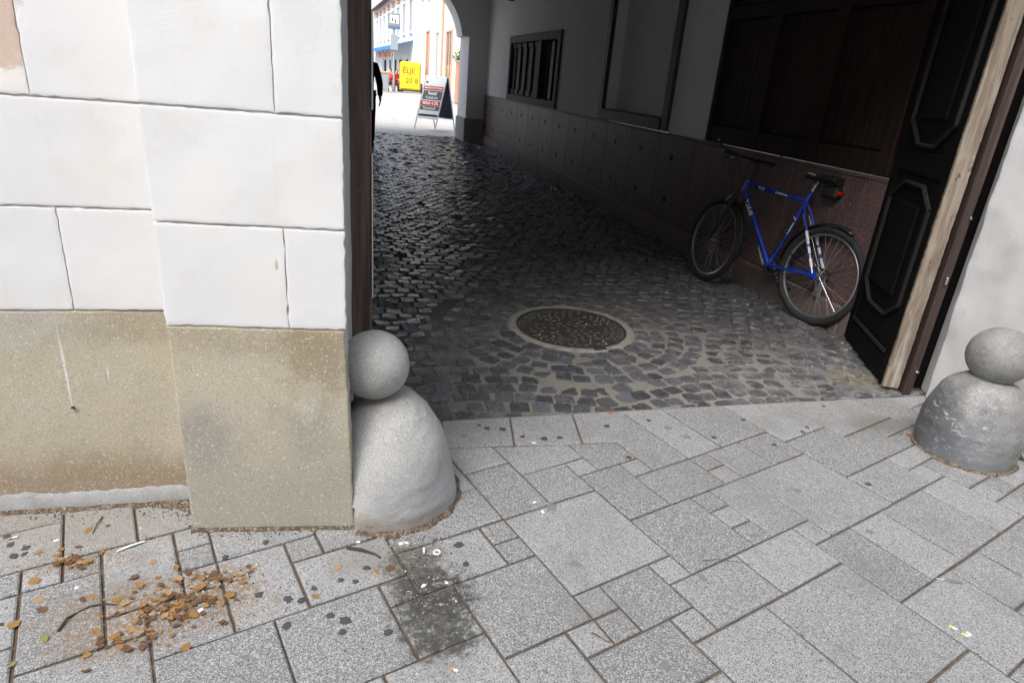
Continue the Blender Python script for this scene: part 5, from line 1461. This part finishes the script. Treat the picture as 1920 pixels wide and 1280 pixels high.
for nm, m in litter.items():
    tag(m.build('leaf_litter', G['leaf_'+nm], smooth=True), {'ochre': 'ochre', 'brown': 'dark brown', 'tan': 'pale tan'}[nm] + ' crushed leaf litter matted on the pavers below the wall', 'leaf litter', kind='stuff')
def twig(pts, r, label, mat, z=.004):
    m = MB(); n = len(pts); m.tube([(p[0], p[1], z + .004*math.sin(i*2.1)) for i, p in enumerate(pts)], [r*(1-.6*i/n) for i in range(n)], 6)
    tag(m.build('twig', mat, smooth=True, base=(pts[0][0], pts[0][1], 0)), label, 'twig')
twig([(-0.803, 1.442), (-0.797, 1.481), (-0.781, 1.506), (-0.758, 1.522), (-0.722, 1.523), (-0.685, 1.522)], .0035, 'dark curved twig lying left of the leaf pile', G['twig'])
twig([(-0.092, 1.693), (-0.046, 1.675), (-0.004, 1.657), (0.01, 1.638)], .006, 'brown curled stalk lying in front of pale guard post', G['twig'])
twig([(0.441, 1.351), (0.435, 1.31), (0.421, 1.263)], .0013, 'thin straw on the large slab at bottom centre', G['straw'])
twig([(0.587, 1.278), (0.604, 1.256), (0.629, 1.239)], .0016, 'thin reddish stalk on the small slabs at bottom centre', G['leaf_brown'])
twig([(-0.863, 1.914), (-0.865, 1.876), (-0.864, 1.833)], .0022, 'short dark twig close to the wall foot', G['twig'])
twig([(1.039, 1.523), (1.102, 1.521), (1.179, 1.502), (1.208, 1.485)], .0011, 'thin reddish stalk across a joint right of centre', G['leaf_brown'])
def butt(x, y, a, label, mat, L=.022, r=.0038):
    d = Vector((math.cos(a), math.sin(a), 0))*L/2; c = Vector((x, y, r+.001)); m = MB(); m.tube([c-d, c-d*.1], r, 8); t = thing('cigarette_end', label, 'cigarette end', (x, y, 0))
    m.build('filter', mat, t, smooth=True); m = MB(); m.tube([c-d*.09, c+d], r*.97, 8); m.build('paper', G['paper'], t, smooth=True)
butt(.194, 1.202, -.5, 'orange cigarette end on the slab at bottom centre', G['butt'])
butt(-1.079, 1.831, .4, 'orange cigarette end among dark lumps at far left', G['butt'])
butt(.147, 1.656, 1.5, 'white cigarette end on the dark stain below guard post', G['paper'], .024)
butt(1.679, 1.17, -.9, 'yellow tipped cigarette end at bottom right', G['yellowpaper'])
butt(1.694, 1.14, -.7, 'second yellow tipped cigarette end at bottom right', G['yellowpaper'], .018)
m = MB(); m.ring((.187, 1.647, .003), (1, 0, 0), (0, 1, 0), .010, .0032, 16, 6); tag(m.build('ring', G['paper'], smooth=True, base=(.187, 1.647, 0)), 'small white ring on the pavers below guard post', 'ring')
WHITE = [(0.648, 2.285), (0.559, 1.881), (0.576, 1.824), (-0.058, 1.722), (0.076, 1.702), (0.095, 1.704), (-0.956, 1.813), (-0.47, 1.479), (0.136, 1.509), (0.205, 1.514), (1.715, 1.147), (-.82, 1.60)]
m0 = MB(); m0.add([(math.cos(2*math.pi*i/9)*(1+.3*mnoise.noise(Vector((i*.9, 0, 0)))), math.sin(2*math.pi*i/9)*(1+.3*mnoise.noise(Vector((i*.9, 4, 0)))), -.1) for i in range(9)] + [(.1, 0, .3)], [(i, (i+1) % 9, 9) for i in range(9)])
o = m0.build('white_speck', G['paper'], smooth=True); wm = o.data; bpy.data.objects.remove(o)
for x, y in WHITE:
    o = place('white_speck', wm, (x, y, .0015), rg.uniform(0, 6), scale=(rg.uniform(.006, .011), rg.uniform(.005, .008), .009)); tag(o, 'small white speck of dropping or paper on the pavers', 'speck', 'white specks on the pavers')
# torn white strip near the leaves, and a feather
m = MB(); A = Vector((-.765, 1.742, .004)); B = Vector((-.70, 1.782, .004)); q = (B-A).cross(Vector((0, 0, 1))).normalized()*.006
m.add([A-q*.4, A+q*.4, (A+B)/2+q+Vector((0, 0, .004)), B+q*.7, B-q*.7, (A+B)/2-q+Vector((0, 0, .002))], [(0, 1, 2, 5), (5, 2, 3, 4)])
tag(m.build('paper_strip', G['paper'], base=(A.x, A.y, 0)), 'torn white paper strip above the leaf pile', 'paper')
ft = thing('feather', 'grey bird feather with white quill on the slabs at right', 'feather', (1.83, 1.35, 0))
m = MB(); A = Vector((1.80, 1.365, .003)); B = Vector((1.874, 1.33, .005)); m.tube([A, (A+B)/2 + Vector((0, 0, .003)), B], [.0014, .001, .0005], 5); m.build('quill', G['paper'], ft)
m = MB(); q = (B-A).cross(Vector((0, 0, 1))).normalized(); vs = []
for i in range(8):
    t = .3 + .7*i/7; w = .009*math.sin(math.pi*min(1, (i+.6)/7.6))**.6; c = A + (B-A)*t
    vs += [c - q*w + Vector((0, 0, .002)), c + Vector((0, 0, .004)), c + q*w*.6 + Vector((0, 0, .001))]
m.add(vs, [(i*3+k, i*3+k+1, i*3+4+k, i*3+3+k) for i in range(7) for k in range(2)]); m.build('vane', G['feather'], ft, smooth=True)
# weed at the foot of the right guard post
wd = thing('weed', 'small green weed growing behind the scuffed guard post', 'plant', (2.86, 2.0, 0))
r = random.Random(6)
for i in range(7):
    a = r.uniform(0, 6.28); l = r.uniform(.02, .05); m = MB(); c = Vector((2.86, 2.0, 0)); d = Vector((math.cos(a), math.sin(a), .8)).normalized(); e = d.cross(Vector((0, 0, 1))).normalized()*.008
    m.add([c, c+d*l*.5+e, c+d*l, c+d*l*.5-e], [(0, 1, 2, 3)]); m.build('leaf', G['leafgreen'], wd)

# ------------------------------------------------------------------ unseen house added behind the camera to shade the gateway
op = thing('added_shade_house', 'plain plastered house added unseen across the street to shade the gateway', 'building', (0, -5.4, 0))
m = MB(); m.box(-30, 30, -12, -5.4, 0, 9.2); m.build('wall', G['wall_opp'], op)
for i in range(14):
    x = -26 + i*4
    for z0 in (1.2, 4.8):
        m = MB(); m.box(x-.65, x+.65, -5.403, -5.32, z0, z0+1.9, b=.02); o = m.build('window', G['trim_grey'], op)
        m = MB(); m.box(x-.55, x+.55, -5.319, -5.31, z0+.1, z0+1.8); m.build('pane', G['glass'], o)
m = MB(); m.add([(-30, -4.9, 9.1), (30, -4.9, 9.1), (30, -8.7, 11.4), (-30, -8.7, 11.4), (-30, -12.4, 9.1), (30, -12.4, 9.1)], [(0, 1, 2, 3), (3, 2, 5, 4), (0, 3, 4), (1, 5, 2), (0, 4, 5, 1)]); m.build('roof', G['tile'], op)
